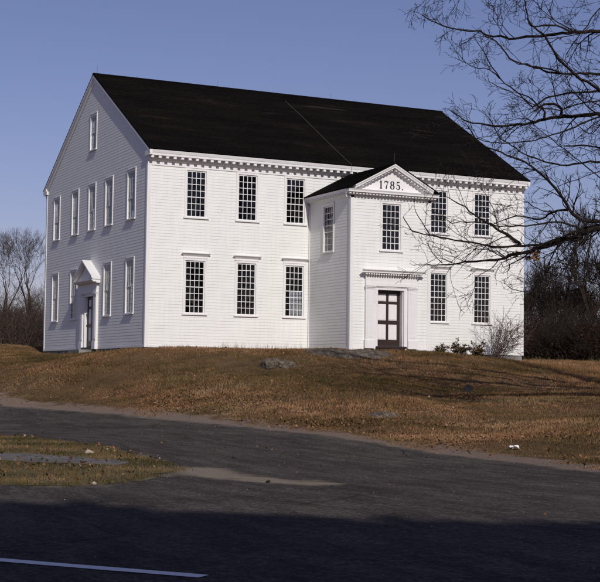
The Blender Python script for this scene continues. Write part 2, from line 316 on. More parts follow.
# ------------------------------------------------------------------ meeting house
W, D = 18.6, 14.94; HE, HR, OV, RK = 8.127, 12.686, .44, .10
E0, E1, EP, EH, EPK = 7.435, 11.207, 3.853, 6.614, 7.755; EC = (E0+E1)/2
house = empty('meeting_house', (0, 0, 0))
tag(house, 'white clapboard meeting house with black gable roof and projecting entrance bay on the grassy knoll', 'meeting house')
FR = frame((0,0,0),(1,0,0),(0,-1,0),(0,0,1)); LF = frame((0,0,0),(0,1,0),(-1,0,0),(0,0,1)); BK = frame((0,D,0),(1,0,0),(0,1,0),(0,0,1)); RT = frame((W,0,0),(0,1,0),(1,0,0),(0,0,1))
EF = frame((0,-EP,0),(1,0,0),(0,-1,0),(0,0,1)); EL = frame((E0,0,0),(0,1,0),(-1,0,0),(0,0,1)); ER = frame((E1,0,0),(0,1,0),(1,0,0),(0,0,1))
def boards(mb, F, lim, z0, z1, ops, expo=.128, lip=.0115, blen=8., flat=False, jit=.001):
    nrow = max(1, round((z1-z0)/expo)); ex = (z1-z0)/nrow
    for r in range(nrow):
        za, zb = z0+r*ex, z0+(r+1)*ex; cuts = sorted({za, zb}|{z for o in ops for z in o[2:] if za+1e-4 < z < zb-1e-4})
        ul, ur = lim(za); us = [ul-.01]
        x = ul-random.random()*blen
        while x < ur:
            if x > ul+.3: us.append(x)
            x += blen*random.uniform(.7, 1.2)
        us.append(ur+.01)
        for b0, b1 in zip(us, us[1:]):
            lp = 0 if flat else lip+random.uniform(-jit, jit); dz = 0 if flat else random.uniform(-.0012, .0012)
            for zc, zd in zip(cuts, cuts[1:]):
                nb = [0 if flat else .002+(lp-.002)*(zb-z)/ex for z in (zc, zd)]
                la, lb = lim(zc), lim(zd); segs = [(b0, b1)]
                for o in ops:
                    if o[2] < zd-1e-4 and o[3] > zc+1e-4:
                        ns = []
                        for s0, s1 in segs:
                            if o[1] <= s0 or o[0] >= s1: ns.append((s0, s1)); continue
                            if o[0] > s0: ns.append((s0, o[0]))
                            if o[1] < s1: ns.append((o[1], s1))
                        segs = ns
                for s0, s1 in segs:
                    p0, p1 = max(s0, la[0]), min(s1, la[1]); q0, q1 = max(s0, lb[0]), min(s1, lb[1])
                    if p1 <= p0: continue
                    if q1 <= q0: q0 = q1 = (q0+q1)/2
                    zz = zc+(dz if zc == za else 0)
                    mb.add([F(p0, nb[0], zz), F(p1, nb[0], zz), F(q1, nb[1], zd), F(q0, nb[1], zd)], [(0, 1, 2, 3)])
                    if zc == za and not flat: mb.add([F(p0, -.004, zz), F(p1, -.004, zz), F(p1, nb[0], zz), F(p0, nb[0], zz)], [(0, 1, 2, 3)])
GW = .44; XS = [2.148, 4.487, 6.743, 13.991, 16.325]; UB, UT, LB, LT = 5.46, 7.401, 1.436, 3.632
front_ops = [(x-GW, x+GW, UB, UT) for x in XS]+[(x-GW, x+GW, LB, LT) for x in XS]
sy_up = [2.0, 4.986, 7.445, 10.03, 13.1]; sy_lo = [2.0, 4.986, 10.03, 13.1]
SG = .46; SUB, SUT, SLB, SLT = 5.47, 7.47, 1.46, 3.68
side_ops = [(y-SG, y+SG, SUB, SUT) for y in sy_up]+[(y-SG, y+SG, SLB, SLT) for y in sy_lo]+[(7.445-.42, 7.445+.42, 9.18, 10.72)]
SDO = (7.445-.62, 7.445+.62, .05, 2.52); EDO = (EC-.62, EC+.62, .12, 2.50)
ell_win = (EC-GW, EC+GW, 4.145, 6.073); esy = -EP+1.993; ell_side = (esy-.42, esy+.42, 4.145, 6.073)
slope = (HR-HE)/(D/2+OV)
def gable_lim(z):
    if z <= HE: return (0, D)
    e = (z-HE)/slope-OV; e = min(max(e, 0), D/2); return (e, D-e)
wf = MB(); boards(wf, FR, lambda z: (0, W), 0, 7.62, front_ops+[(E0, E1, 0, 6.3)]); wf.obj('front_wall', paint, house)
wl = MB(); boards(wl, LF, gable_lim, 0, HR-.12, side_ops+[SDO], lip=.007); wl.obj('gable_wall', paint, house)
wb = MB(); boards(wb, BK, lambda z: (0, W), 0, 7.62, front_ops, .25); wb.obj('rear_wall', paint, house)
wr = MB(); boards(wr, RT, gable_lim, 0, HR-.12, side_ops, .25); wr.obj('gable_wall', paint, house)
em = MB(); boards(em, EF, lambda z: (E0, E1), 0, 6.3, [ell_win, EDO]); boards(em, EL, lambda z: (-EP, 0), 0, 6.35, [ell_side], lip=.007); boards(em, ER, lambda z: (-EP, 0), 0, 6.35, []); em.obj('entrance_bay_wall', paint, house)
# interior lining
im = MB(); T = .16
IF = frame((0,T,0),(1,0,0),(0,-1,0),(0,0,1)); IL = frame((T,0,0),(0,1,0),(-1,0,0),(0,0,1)); IB = frame((0,D-T,0),(1,0,0),(0,1,0),(0,0,1)); IR = frame((W-T,0,0),(0,1,0),(1,0,0),(0,0,1))
boards(im, IF, lambda z: (T, W-T), 0, 7.6, front_ops, 8, flat=True, blen=50); boards(im, IB, lambda z: (T, W-T), 0, 7.6, front_ops, 8, flat=True, blen=50)
boards(im, IL, lambda z: (T, D-T), 0, 7.6, side_ops[:-1]+[SDO], 8, flat=True, blen=50); boards(im, IR, lambda z: (T, D-T), 0, 7.6, side_ops[:-1], 8, flat=True, blen=50)
im.box(LOCAL, T, W-T, T, D-T, -.05, .02); im.box(LOCAL, T, W-T, T, D-T, 7.55, 7.6)
for (x0, x1, y0, y1) in ((T, 3.4, T, D-T), (W-3.4, W-T, T, D-T), (3.4, W-3.4, T, 3.2)):        # galleries
    im.box(LOCAL, x0, x1, y0, y1, 4.15, 4.35)
im.box(LOCAL, 3.4, 3.5, 3.2, D-T, 4.0, 5.2); im.box(LOCAL, W-3.5, W-3.4, 3.2, D-T, 4.0, 5.2); im.box(LOCAL, 3.4, W-3.4, 3.2, 3.3, 4.0, 5.2)
for y in np.arange(4.2, 12, 1.5): im.box(LOCAL, 4.5, W-4.5, y, y+.05, .02, 1.2)
iw = .12
im.box(LOCAL, E0+iw, E0+iw+.02, -EP+.1, .1, 0, ell_side[2]-.02); im.box(LOCAL, E0+iw, E0+iw+.02, -EP+.1, ell_side[0], ell_side[2]-.02, 6.3); im.box(LOCAL, E0+iw, E0+iw+.02, ell_side[1], .1, ell_side[2]-.02, 6.3)
im.box(LOCAL, E0+.15, E1-.15, -EP+.1, .1, 6.25, 6.3); im.box(LOCAL, E0+.15, E1-.15, -EP+.1, .1, 3.0, 3.05); im.box(LOCAL, E1-.14, E1-.12, -EP+.1, .1, 0, 6.3)
im.obj('interior', inside_m, house)
# foundation of separate granite blocks
fm = MB()
def found(F, u0, u1, depth=.9):
    x = u0
    while x < u1:
        l = min(random.uniform(.5, 1.7), u1-x); n_ = random.uniform(-.05, .0); fm.box(F, x+.008, x+l-.008, -.3, n_, -depth, -.015-random.random()*.012); x += l
for F, a, b_ in ((FR, .02, W-.02), (LF, .02, D-.02), (RT, .02, D-.02), (BK, .02, W-.02), (EF, E0+.02, E1-.02), (EL, -EP+.02, -.32), (ER, -EP+.02, -.32)): found(F, a, b_)
fm.obj('foundation', stone_m, house)
# corner boards, water table
cb = .13
for F, u0, u1, zt in ((FR, -.028, cb, 7.6), (LF, 0, cb, 8.1), (FR, W-cb, W+.028, 7.6), (RT, 0, cb, 8.1), (LF, D-cb, D+.028, 8.1), (BK, 0, cb, 7.6), (EF, E0-.026, E0+cb, 6.32), (EL, -EP, -EP+cb, 6.32), (EF, E1-cb, E1+.026, 6.32), (ER, -EP, -EP+cb, 6.32), (EL, -.10, -.022, 6.32), (ER, -.10, -.022, 6.32)):
    tm = MB(); tm.box(F, u0, u1, -.02, .030, -.01, zt); tm.obj('corner_board', trim, house, fix=True)
for F, u0, u1 in ((FR, cb, E0-.03), (FR, E1+.03, W-cb), (LF, cb, 6.0), (LF, 8.9, D-cb), (EF, E0+cb, EC-1.30), (EF, EC+1.30, E1-cb), (EL, -EP+cb, -.11), (ER, -EP+cb, -.11)): wt = MB(); wt.box(F, u0, u1, -.02, .024, -.012, .09); wt.obj('water_table', trim, house, fix=True)
# front cornice
ZS = 7.87
prof = [(0, ZS), (OV-.06, ZS), (OV-.06, ZS+.085), (OV-.045, ZS+.10), (OV-.012, ZS+.20), (OV-.012, ZS+.232), (0, ZS+.36)]
for F in (FR, BK):
    cn = MB(); cn.prism(F, prof, -RK+.02, W+RK-.02)
    cn.prism(F, [(0, 7.66), (.06, 7.66), (.11, 7.70), (.16, 7.78), (.16, ZS), (0, ZS)], -.03, W+.03)
    cn.prism(F, [(-.02, 7.50), (.035, 7.50), (.035, 7.655), (-.02, 7.655)], -.03, W+.03)
    cn.obj('cornice', trim, house, fix=True)
def part_copies(name, proto_mb, mat, parent, places):
    me = proto_mb.mesh(name, mat, fix=True)
    for loc, rot in places:
        o = bpy.data.objects.new(name, me); o.location = loc; o.rotation_euler = rot; col.objects.link(o); o.parent = parent
md = MB(); k = 57; md.box(LOCAL, -.062, .062, -(OV-.085), -.161, -.10, -.002); md.box(LOCAL, -.038, .038, -.20, -.1615, -.17, -.101)
part_copies('modillion', md, trim, house, [((.06+(W-.12)*i/(k-1), 0, ZS), (0, 0, 0)) for i in range(k)])
# cornice returns on the gable corners and the raking trim
for F in (LF, RT):
    rk = MB()
    for s in (0, 1):
        g = (lambda F, s: (lambda u, n, z: F(D-u if s else u, n, z)))(F, s)
        zf = lambda u: HE+slope*(u+OV)
        rk.prism(g, [(-.02, -.06), (RK-.005, -.06), (RK-.005, -.16), (RK-.04, -.20), (RK-.07, -.235), (RK-.07, -.26), (-.02, -.26)], -OV+.01, D/2, zf)
        rk.prism(g, [(-.02, -.262), (.032, -.262), (.032, -.45), (-.02, -.45)], -.0, D/2, zf)
        rk.box(g, -OV+.03, .20, -.02, RK-.012, ZS+.003, ZS+.20)
    rk.obj('rake_trim', trim, house, fix=True)
# main roof
rf = MB(); ln = math.hypot(D/2+OV, HR-HE); cs, sn = (D/2+OV)/ln, (HR-HE)/ln
RF1 = frame((0,-OV,HE),(1,0,0),(0,-sn,cs),(0,cs,sn)); RF2 = frame((0,D+OV,HE),(1,0,0),(0,sn,cs),(0,-cs,sn))
for F in (RF1, RF2):
    boards(rf, F, lambda z: (-RK, W+RK), -.02, ln, [], .125 if F is RF1 else .25, .020, 3.0, jit=.006); rf.box(F, -RK, W+RK, -.05, -.001, -.01, ln)
rf.box(LOCAL, -RK, W+RK, D/2-.10, D/2+.10, HR-.03, HR+.025)
roof = rf.obj('roof', roof_m, house)
# entrance bay roof, cornice and pediment
eo = .276; esl = (EPK-EH)/(EC-E0+eo); el = math.hypot(EC-E0+eo, EPK-EH); c2, s2 = (EC-E0+eo)/el, (EPK-EH)/el; YF = -EP-.34
er = MB()
for sg in (0, 1):
    F = frame((E1+eo, 0, EH), (0, 1, 0), (s2, 0, c2), (-c2, 0, s2)) if sg else frame((E0-eo, 0, EH), (0, 1, 0), (-s2, 0, c2), (c2, 0, s2))
    boards(er, F, lambda z: (YF, -.005), -.01, el, [], .125, .018, 3.0, jit=.004); er.box(F, YF, -.005, -.045, -.001, -.005, el)
er.obj('entrance_bay_roof', roof_m, house)
ec = MB(); ZE = 6.40
ph = [(-.02, ZE-.16), (.03, ZE-.16), (.03, ZE-.07), (.09, ZE-.02), (.09, ZE+.035), (.30, ZE+.035), (.30, ZE+.09), (.335, ZE+.155), (-.02, ZE+.155)]
ec.prism(EF, ph, E0-eo+.02, E1+eo-.02)
ps = [(-.02, ZE-.16), (.03, ZE-.16), (.03, ZE-.05), (.08, ZE), (.08, ZE+.06), (eo-.03, ZE+.06), (eo-.03, ZE+.11), (eo-.004, EH-.045), (-.02, EH-.045)]
for F in (EL, ER): ec.prism(F, ps, -EP-.02, -.03)
for s in (0, 1):
    g = (lambda s: (lambda u, n, z: EF(E1+E0-u if s else u, n, z)))(s); zf = lambda u: EH+esl*(u-E0+eo)
    ec.prism(g, [(-.02, -.05), (.338, -.05), (.338, -.09), (.30, -.16), (.30, -.20), (-.02, -.20)], E0-eo+.30, EC, zf)
    ec.prism(g, [(-.02, -.205), (.05, -.205), (.10, -.205), (.06, -.31), (-.02, -.31)], E0+.30, EC, zf)
eco = ec.obj('pediment_cornice', trim, house, fix=True)
dn = MB(); sp = .155; dn.box(LOCAL, -.045, .045, -.149, 0, -.0365, .0365)
pl = []; x = E0-.16
while x < E1+.2: pl.append(((x, -EP-.091, ZE-.0035), (0, 0, 0))); x += sp
part_copies('dentil', dn, trim, eco, pl)
pl = []; y = -EP+.12
while y < -.1: pl.append(((E0-.081, y, ZE+.019), (0, 0, R(-90)))); pl.append(((E1+.081, y, ZE+.019), (0, 0, R(90)))); y += sp
part_copies('dentil', dn, trim, eco, pl)
pl = []; ang = math.atan(esl); x = E0+.42
while x < EC-.05:
    z = EH+esl*(x-E0+eo)-.24; pl.append(((x, -EP-.075, z), (0, -ang, 0))); pl.append(((E0+E1-x, -EP-.075, z), (0, ang, 0))); x += .15
part_copies('dentil', dn, trim, eco, pl)
tp = MB(); za = ZE+.15
tp.add([EF(E0-.1, .02, za), EF(E1+.1, .02, za), EF(E1, .02, EH+.02), EF(EC, .02, EPK-.2), EF(E0, .02, EH+.02)], [(0, 1, 2, 3, 4)])
tymp = tp.obj('tympanum', trim, house)
# numerals 1785. as flat painted serif figures, thick and thin strokes
def stroke(mb, pts, ws, ox, oz, sc):
    pts = [Vector(p) for p in pts]; L = []
    for i, p in enumerate(pts):
        t_ = (pts[min(i+1, len(pts)-1)]-pts[max(i-1, 0)]).normalized(); nn = Vector((-t_.y, t_.x))*ws[i]/2; L.append((p+nn, p-nn))
    for (a1, b1), (a2, b2) in zip(L, L[1:]):
        q4 = [EF(ox+v.x*sc, .026, oz+v.y*sc) for v in (a1, b1, b2, a2)]; q5 = [EF(ox+v.x*sc, .034, oz+v.y*sc) for v in (a1, b1, b2, a2)]
        mb.hexa([q4[0], q4[1], q4[2], q4[3], q5[0], q5[1], q5[2], q5[3]])
def arc(cx, cy, rx, ry, a0, a1, n=14): return [(cx+rx*math.cos(R(a0+(a1-a0)*i/n)), cy+ry*math.sin(R(a0+(a1-a0)*i/n))) for i in range(n+1)]
sc = .335; oz = 6.685; x0 = EC-.57
def g1(o): stroke(nm, [(.18, .0), (.18, .98)], [.17, .17], o, oz, sc); stroke(nm, [(.0, .03), (.36, .03)], [.07, .07], o, oz, sc); stroke(nm, [(.0, .80), (.10, .86), (.18, .97)], [.05, .09, .08], o, oz, sc)
def g7(o): stroke(nm, [(.02, .72), (.05, .92), (.2, .93), (.42, .86), (.56, .95)], [.05, .11, .15, .14, .05], o, oz, sc); stroke(nm, [(.56, .95), (.40, .62), (.27, .30), (.26, .02)], [.04, .07, .15, .18], o, oz, sc)
def g8(o):
    for cy, rx, ry in ((.27, .24, .25), (.75, .20, .22)):
        pp = arc(.28, cy, rx, ry, 0, 360, 20); stroke(nm, pp, [.05+.12*abs(math.cos(R(18*i))) for i in range(21)], o, oz, sc)
def g5(o): stroke(nm, [(.12, .52), (.12, .95)], [.07, .07], o, oz, sc); stroke(nm, [(.10, .92), (.46, .94)], [.12, .14], o, oz, sc); pp = [(.12, .52)]+arc(.24, .30, .24, .28, 110, -150, 16); stroke(nm, pp, [.05]+[.06+.12*max(0, math.cos(R(110-260*i/16))) for i in range(17)], o, oz, sc); stroke(nm, [(.01, .20), (.10, .16)], [.12, .12], o, oz, sc)
def gdot(o): stroke(nm, [(0, .07), (.14, .07)], [.14, .14], o, oz, sc)
for fn, dx_ in ((g1, 0), (g7, .225), (g8, .505), (g5, .785), (gdot, 1.06)): nm = MB(); fn(x0+dx_); nm.obj('full_stop' if fn is gdot else 'numeral', digit_m, tymp, fix=True)

# windows: casing mesh > sash, pane, cap.  local frame: x along the wall, y outward
def make_window(hw, h, rows, cols, lower_rows, cas=.095, cap=None, depth=.16):
    f = MB(); o = .034
    f.box(LOCAL, -hw-cas, -hw, -.02, o, -.06, h+cas); f.box(LOCAL, hw, hw+cas, -.02, o, -.06, h+cas); f.box(LOCAL, -hw, hw, -.02, o, h, h+cas)
    f.box(LOCAL, -hw-.002, -hw+.022, -depth, -.0205, 0, h); f.box(LOCAL, hw-.022, hw+.002, -depth, -.0205, 0, h); f.box(LOCAL, -hw, hw, -depth, -.0205, h-.02, h+.002)
    f.box(LOCAL, -hw, hw, -depth, o-.005, -.055, .0)
    f.box(LOCAL, -hw-cas-.03, hw+cas+.03, .0345, .075, -.075, -.02)
    f.box(LOCAL, -hw-cas-.02, hw+cas+.02, -.02, .05, h+cas+.001, h+cas+.028)
    w_ = f.obj('window', trim, house, fix=True)
    s = MB(); e = .028; y0, y1 = -.035, -.008; iw = hw-.022; mr = h*lower_rows/rows; b_ = .024
    for za, zb, n, yy in ((0, mr+.02, lower_rows, -.012), (mr-.02, h-.02, rows-lower_rows, 0)):
        s.box(LOCAL, -iw, -iw+e, y0+yy, y1+yy, za, zb); s.box(LOCAL, iw-e, iw, y0+yy, y1+yy, za, zb)
        s.box(LOCAL, -iw+e, iw-e, y0+yy, y1+yy, za, za+e+.008); s.box(LOCAL, -iw+e, iw-e, y0+yy, y1+yy, zb-e-.006, zb)
        for i in range(1, cols):
            x = -iw+e+(2*iw-2*e)*i/cols; s.box(LOCAL, x-b_/2, x+b_/2, y0+yy+.002, y1+yy-.002, za+e+.008, zb-e-.006)
        for j in range(1, n):
            z = za+e+(zb-za-2*e)*j/n; s.box(LOCAL, -iw+e, iw-e, y0+yy+.004, y1+yy-.004, z-b_/2, z+b_/2)
    so_ = s.obj('sash', trim, w_, fix=True)
    p = MB(); g = MB()
    for za, zb, n, yy in ((0, mr, lower_rows, -.030), (mr, h-.02, rows-lower_rows, -.018)):
        for i in range(cols):
            for j in range(n):       # every pane is set a little out of true
                xa, xb = -iw+(2*iw)*i/cols, -iw+(2*iw)*(i+1)/cols; z0, z1 = za+(zb-za)*j/n, za+(zb-za)*(j+1)/n; r1, r2, r3 = [random.uniform(-.0022, .0022) for _ in range(3)]
                p.add([(xa, yy+r1, z0), (xb, yy-r1+r2, z0), (xb, yy-r3, z1), (xa, yy+r3, z1)], [(3, 2, 1, 0)])
    p.obj('pane', glass, w_)
    if cap:
        c = MB(); cw = hw+cas; zz = h+cas+.0295
        c.box(LOCAL, -cw, cw, -.02, .034, zz, zz+.07)
        pr = [(-.02, zz+.071), (.055, zz+.071), (.075, zz+.10), (.16, zz+.165), (.16, zz+.195), (-.02, zz+.20)]
        k = len(pr); lo = [Vector((-cw-(max(n, .034)-.034), n, z)) for n, z in pr]; hi = [Vector((cw+(max(n, .034)-.034), n, z)) for n, z in pr]
        c.add(lo+hi, [tuple(range(k)), tuple(range(2*k-1, k-1, -1))]+[(i, (i+1) % k, k+(i+1) % k, k+i) for i in range(k)])
        c.obj('window_cap', trim, w_, fix=True)
    return w_
used = set()
def put(proto, F, u, z, rot):
    o = proto if proto.name not in used else copy_tree(proto, house)
    used.add(proto.name); o.location = F(u, 0, z); o.rotation_euler = (0, 0, R(rot)); return o
w_up = make_window(GW, UT-UB, 7, 4, 3); w_lo = make_window(GW, LT-LB, 8, 4, 4, cap=True); w_su = make_window(SG, SUT-SUB, 7, 4, 3); w_sl = make_window(SG, SLT-SLB, 8, 4, 4)
w_at = make_window(.42, 1.54, 6, 4, 3); w_el = make_window(GW, 6.073-4.145, 7, 4, 3); w_es = make_window(.42, 6.073-4.145, 7, 4, 3)
for x in XS: put(w_up, FR, x, UB, 180); put(w_lo, FR, x, LB, 180)
for x in XS: put(w_up, BK, x, UB, 0); put(w_lo, BK, x, LB, 0)
for y in sy_up: put(w_su, LF, y, SUB, 90); put(w_su, RT, y, SUB, -90)
for y in sy_lo: put(w_sl, LF, y, SLB, 90); put(w_sl, RT, y, SLB, -90)
put(w_at, LF, 7.445, 9.18, 90); put(w_at, RT, 7.445, 9.18, -90); put(w_el, EF, EC, 4.145, 180); put(w_es, EL, esy, 4.145, 90)
ab = MB(); ab.box(LOCAL, .35, .37, 6.9, 8.0, 9.1, 10.8); ab.box(LOCAL, W-.37, W-.35, 6.9, 8.0, 9.1, 10.8); ab.obj('attic_lining', inside_m, house)

# doors: surround mesh (part) > casing bits; door (part) > panels, knob, threshold
def make_door(style, F, u, rot, zb, rec=.30):
    s = MB(); ow, pw, oh = .62, .44, 2.38; inn = .62+.16
    for sg in (-1, 1):
        B = (lambda sg: (lambda x, y, z: Vector((sg*x, y, z))))(sg)
        s.box(B, ow, inn, -.02, .06, 0, oh+.14)                                    # door casing
        s.box(B, inn+.001, inn+pw, -.02, .115, .30, 2.40); s.box(B, inn+.001, inn+pw+.03, -.02, .15, -.04, .299)      # pilaster and plinth
        s.box(B, inn+.09, inn+pw-.09, .1155, .125, .42, 2.28)
        s.box(B, inn-.005, inn+pw+.015, -.02, .135, 2.401, 2.46); s.box(B, inn-.02, inn+pw+.035, -.02, .16, 2.461, 2.50)
        s.box(B, ow-.03, ow, -.34, -.021, 0, oh)                                  # reveal
    s.box(LOCAL, -ow, ow, -.34, .06, oh, oh+.14); s.box(LOCAL, -ow-.16, ow+.16, .0605, .085, oh+.10, oh+.14)
    s.box(LOCAL, -ow, ow, -.36, -.341, 0, oh)
    tw = inn+pw
    s.box(LOCAL, -tw, tw, -.02, .12, 2.521, 2.66); s.box(LOCAL, -tw, tw, -.02, .10, 2.661, 2.93)
    s.box(LOCAL, -inn, inn, -.02, .055, oh+.141, 2.52)
    if style == 'flat':
        pr = [(-.02, 2.931), (.14, 2.931), (.14, 2.96), (.17, 3.0), (.17, 3.055), (.31, 3.055), (.31, 3.10), (.37, 3.165), (.37, 3.185), (-.02, 3.22)]
        k = len(pr); lo = [Vector((-tw-n+.06, n, z)) for n, z in pr]; hi = [Vector((tw+n-.06, n, z)) for n, z in pr]
        s.add(lo+hi, [tuple(range(k)), tuple(range(2*k-1, k-1, -1))]+[(i, (i+1) % k, k+(i+1) % k, k+i) for i in range(k)])
        x = -tw-.05
        while x < tw+.09: s.box(LOCAL, x-.032, x+.032, .171, .27, 2.975, 3.053); x += .115
    else:
        pd = .40; zz = 2.931; hw = tw+.20; rise = .80
        s.prism(LOCAL, [(-.02, zz), (.16, zz), (.20, zz+.05), (pd-.08, zz+.05), (pd, zz+.13), (pd, zz+.15), (-.02, zz+.15)], -hw, hw)
        for sg in (-1, 1):
            B = (lambda sg: (lambda x, y, z: Vector((sg*x, y, z))))(sg); fz = lambda x: rise*(1-x/(hw+.03))
            s.prism(B, [(-.02, zz+.30), (pd+.03, zz+.30), (pd+.03, zz+.24), (pd-.04, zz+.165), (-.02, zz+.165)], 0, hw+.03, fz)
        s.add([Vector((-hw+.05, .20, zz+.15)), Vector((hw-.05, .20, zz+.15)), Vector((0, .20, zz+.15+rise-.05))], [(0, 1, 2)])
    sr = s.obj('door_surround', trim, house, fix=True)
    d = MB(); y0, y1 = -rec, -rec+.05; dw = ow-.031; z0 = .10; z1 = oh-.02
    xs = [(-dw, -dw+.13), (-.055, .055), (dw-.13, dw)]; rails = [(z0, z0+.24), (z0+.88, z0+1.04), (z0+1.72, z0+1.83), (z1-.12, z1)]
    for a, b_ in xs: d.box(LOCAL, a, b_, y0, y1, z0, z1)
    for a, b_ in rails:
        for i in (0, 1): d.box(LOCAL, xs[i][1], xs[i+1][0], y0, y1-.002, a, b_)
    do = d.obj('door', door_dark, house, fix=True)
    for i in (0, 1):
        for (a, b_), (c_, e_) in zip(rails, rails[1:]):
            p = MB(); xa, xb = xs[i][1], xs[i+1][0]; p.box(LOCAL, xa, xb, y0+.01, y1-.022, b_, c_); p.box(LOCAL, xa+.035, xb-.035, y1-.022, y1-.008, b_+.035, c_-.035); p.obj('panel', door_pale, do, fix=True)
    kb = MB(); kb.tube([(dw-.07, y1, 1.08), (dw-.07, y1+.03, 1.08), (dw-.07, y1+.05, 1.08), (dw-.07, y1+.07, 1.08)], [.012, .012, .028, .018], 10); kb.obj('knob', iron, do)
    th = MB(); th.box(LOCAL, -ow-.08, ow+.08, -.30, .175, -.03, .055); to = th.obj('threshold', door_dark, house, fix=True)
    st = MB(); st.box(LOCAL, -ow-.25, ow+.25, .18, .75, -.45, -.06); 
    for o in (sr, do, to): o.location = F(u, 0, zb); o.rotation_euler = (0, 0, R(rot))
    if style != 'flat': so2 = st.obj('doorstep', stone_m, house, fix=True); so2.location = F(u, 0, zb); so2.rotation_euler = (0, 0, R(rot))
make_door('flat', EF, EC, 180, .10); make_door('pediment', LF, 7.445, 90, .02, .13)
# lightning rods and their cables
for (x, y, z, h) in ((.1, D/2, HR, .45), (6.1, D/2, HR, .36), (12.2, D/2, HR, .34), (EC, YF+.1, EPK, .42)):
    r_ = MB(); r_.tube([(x, y, z-.03), (x, y, z+h*.9), (x, y, z+h)], [.006, .005, .002], 6); r_.obj('lightning_rod', iron, house)
def rp(x, s, n=.05): return RF1(x, n, s)
for a, b_ in (((9.25, 8.0), (9.25, .02)),):
    cbm = MB(); pts = [rp(a[0]+(b_[0]-a[0])*i/12, a[1]+(b_[1]-a[1])*i/12, .035+.02*math.sin(i*.5)) for i in range(13)]
    pts += [Vector((9.25, -.47, 8.0)), Vector((9.25, -.47, 7.76))]
    cbm.tube(pts, [.007]*len(pts), 5); cbm.obj('lightning_cable', cable_m, house)

# ------------------------------------------------------------------ rocks
def make_rock(name, c, size, mat, label, cat, seed, sink=.35, group=None, rot=0.):
    bm = bmesh.new(); bmesh.ops.create_icosphere(bm, subdivisions=5, radius=1); rr = random.Random(seed); k = [Vector((rr.gauss(0, 1), rr.gauss(0, 1), rr.gauss(0, 1))).normalized() for _ in range(14)]; cut = [rr.uniform(.62, .95) for _ in k]
    for v in bm.verts:
        d = v.co.normalized(); r_ = 1.
        for kk, c_ in zip(k, cut):
            dt = d.dot(kk)
            if dt > .01: r_ = min(r_, c_/dt)
        r_ += float(vnoise(d.x*3+seed, d.y*3+d.z*2, .5))*.10+float(vnoise(d.x*3+seed, d.y*3+d.z*3, .17))*.09+float(vnoise(d.x*5+seed, d.z*5+d.y*3, .11))*.05; v.co = Vector((d.x*r_*size[0], d.y*r_*size[1], d.z*r_*size[2]))
    me = bpy.data.meshes.new(name); bm.to_mesh(me); bm.free(); me.materials.append(mat); o = bpy.data.objects.new(name, me); col.objects.link(o)
    o.location = (c[0], c[1], H1(c[0], c[1])+size[2]*(1-sink)-size[2]*.68); o.rotation_euler = (0, 0, rot); return tag(o, label, cat, group)
gp = lambda px, py: ground_hit(px, py, H)
p = gp(272, 366.5); make_rock('boulder', p, (.50, .42, .34), rock_m, 'rounded grey boulder in the grass below the left front wall, left one of two touching', 'boulder', 3)
p = gp(286, 367); make_rock('boulder', p, (.42, .35, .26), rock_m, 'low grey boulder in the grass, right one of two touching below the front wall', 'boulder', 9)
def rock_sheet(name, poly, amp, mat, label, cat, sub, rag):
    def hf(x, y):
        d = -seg_dist(np.stack([x, y], 1), poly); m_ = np.clip(d/.35, 0, 1); rid = 1-2*np.abs(vnoise(x, y, .55)); cr = 1-np.clip(np.abs(vnoise(x+7, y*1.6, .8))*9, 0, 1)
        return H(x, y)+amp*m_*(.25+.55*rid+.8*np.floor((vnoise(x*1.0, y*1.7, .9)+.5)*4)/4)-.10*m_*cr-.05*(1-m_)+m_*vnoise(x, y, .12)*.05
    return tag(sheet(name, poly, .0, mat, .07, rag, sub=sub, hf=hf), label, cat)
ledge_poly = [tuple(gp(*q)[:2]) for q in ((297,352.5),(312,351.8),(332,351.6),(352,352),(372,353),(390,354.5),(398,357.5),(380,360.5),(362,360),(345,359),(325,357.5),(308,355.5))]
rock_sheet('rock_ledge', ledge_poly, .17, rock_m, 'long low ledge of cracked grey bedrock in the grass below the entrance bay', 'rock ledge', .12, .25)
rock_sheet('flat_stone', [tuple(gp(*q)[:2]) for q in ((360,414.5),(375,412),(392,412.5),(406,415.5),(402,418.5),(385,419.5),(368,418.5))], .07, rock_m, 'flat grey stone lying flush in the middle of the lawn', 'stone', .1, .12)
rock_sheet('dark_outcrop', [tuple(gp(*q)[:2]) for q in ((458,391),(462,386),(470,384),(478,388),(477,393),(467,395))], .14, darkrock_m, 'dark rock outcrop in the lawn below the right hand windows', 'rock', .1, .15)
V0 = lambda px, py: ground_hit(px, py)
def pebble(px, py, s, mat, label, cat, seed, name='stone'):
    c = V0(px, py); o = make_rock(name, c, (s, s*.8, s*.55), mat, label, cat, seed); o.location.z = c.z+.03+s*.25; return o
pale_m = simple('pale_stone', (.42, .34, .27), .8, .2, 10, bmp=.3)
pebble(89, 455.5, .10, pale_m, 'pale stone on the grass verge beside the path', 'stone', 61); pebble(107, 451, .035, pale_m, 'small pale stone at the upper edge of the grass verge', 'stone', 62)
pebble(94, 486, .045, pale_m, 'reddish pale stone on the lower edge of the grass verge', 'stone', 63); pebble(234, 459, .045, darkrock_m, 'small dark stone lying on the side road above the sand', 'stone', 64); pebble(268, 484, .04, darkrock_m, 'small dark stone lying on the asphalt just below the sand', 'stone', 65)
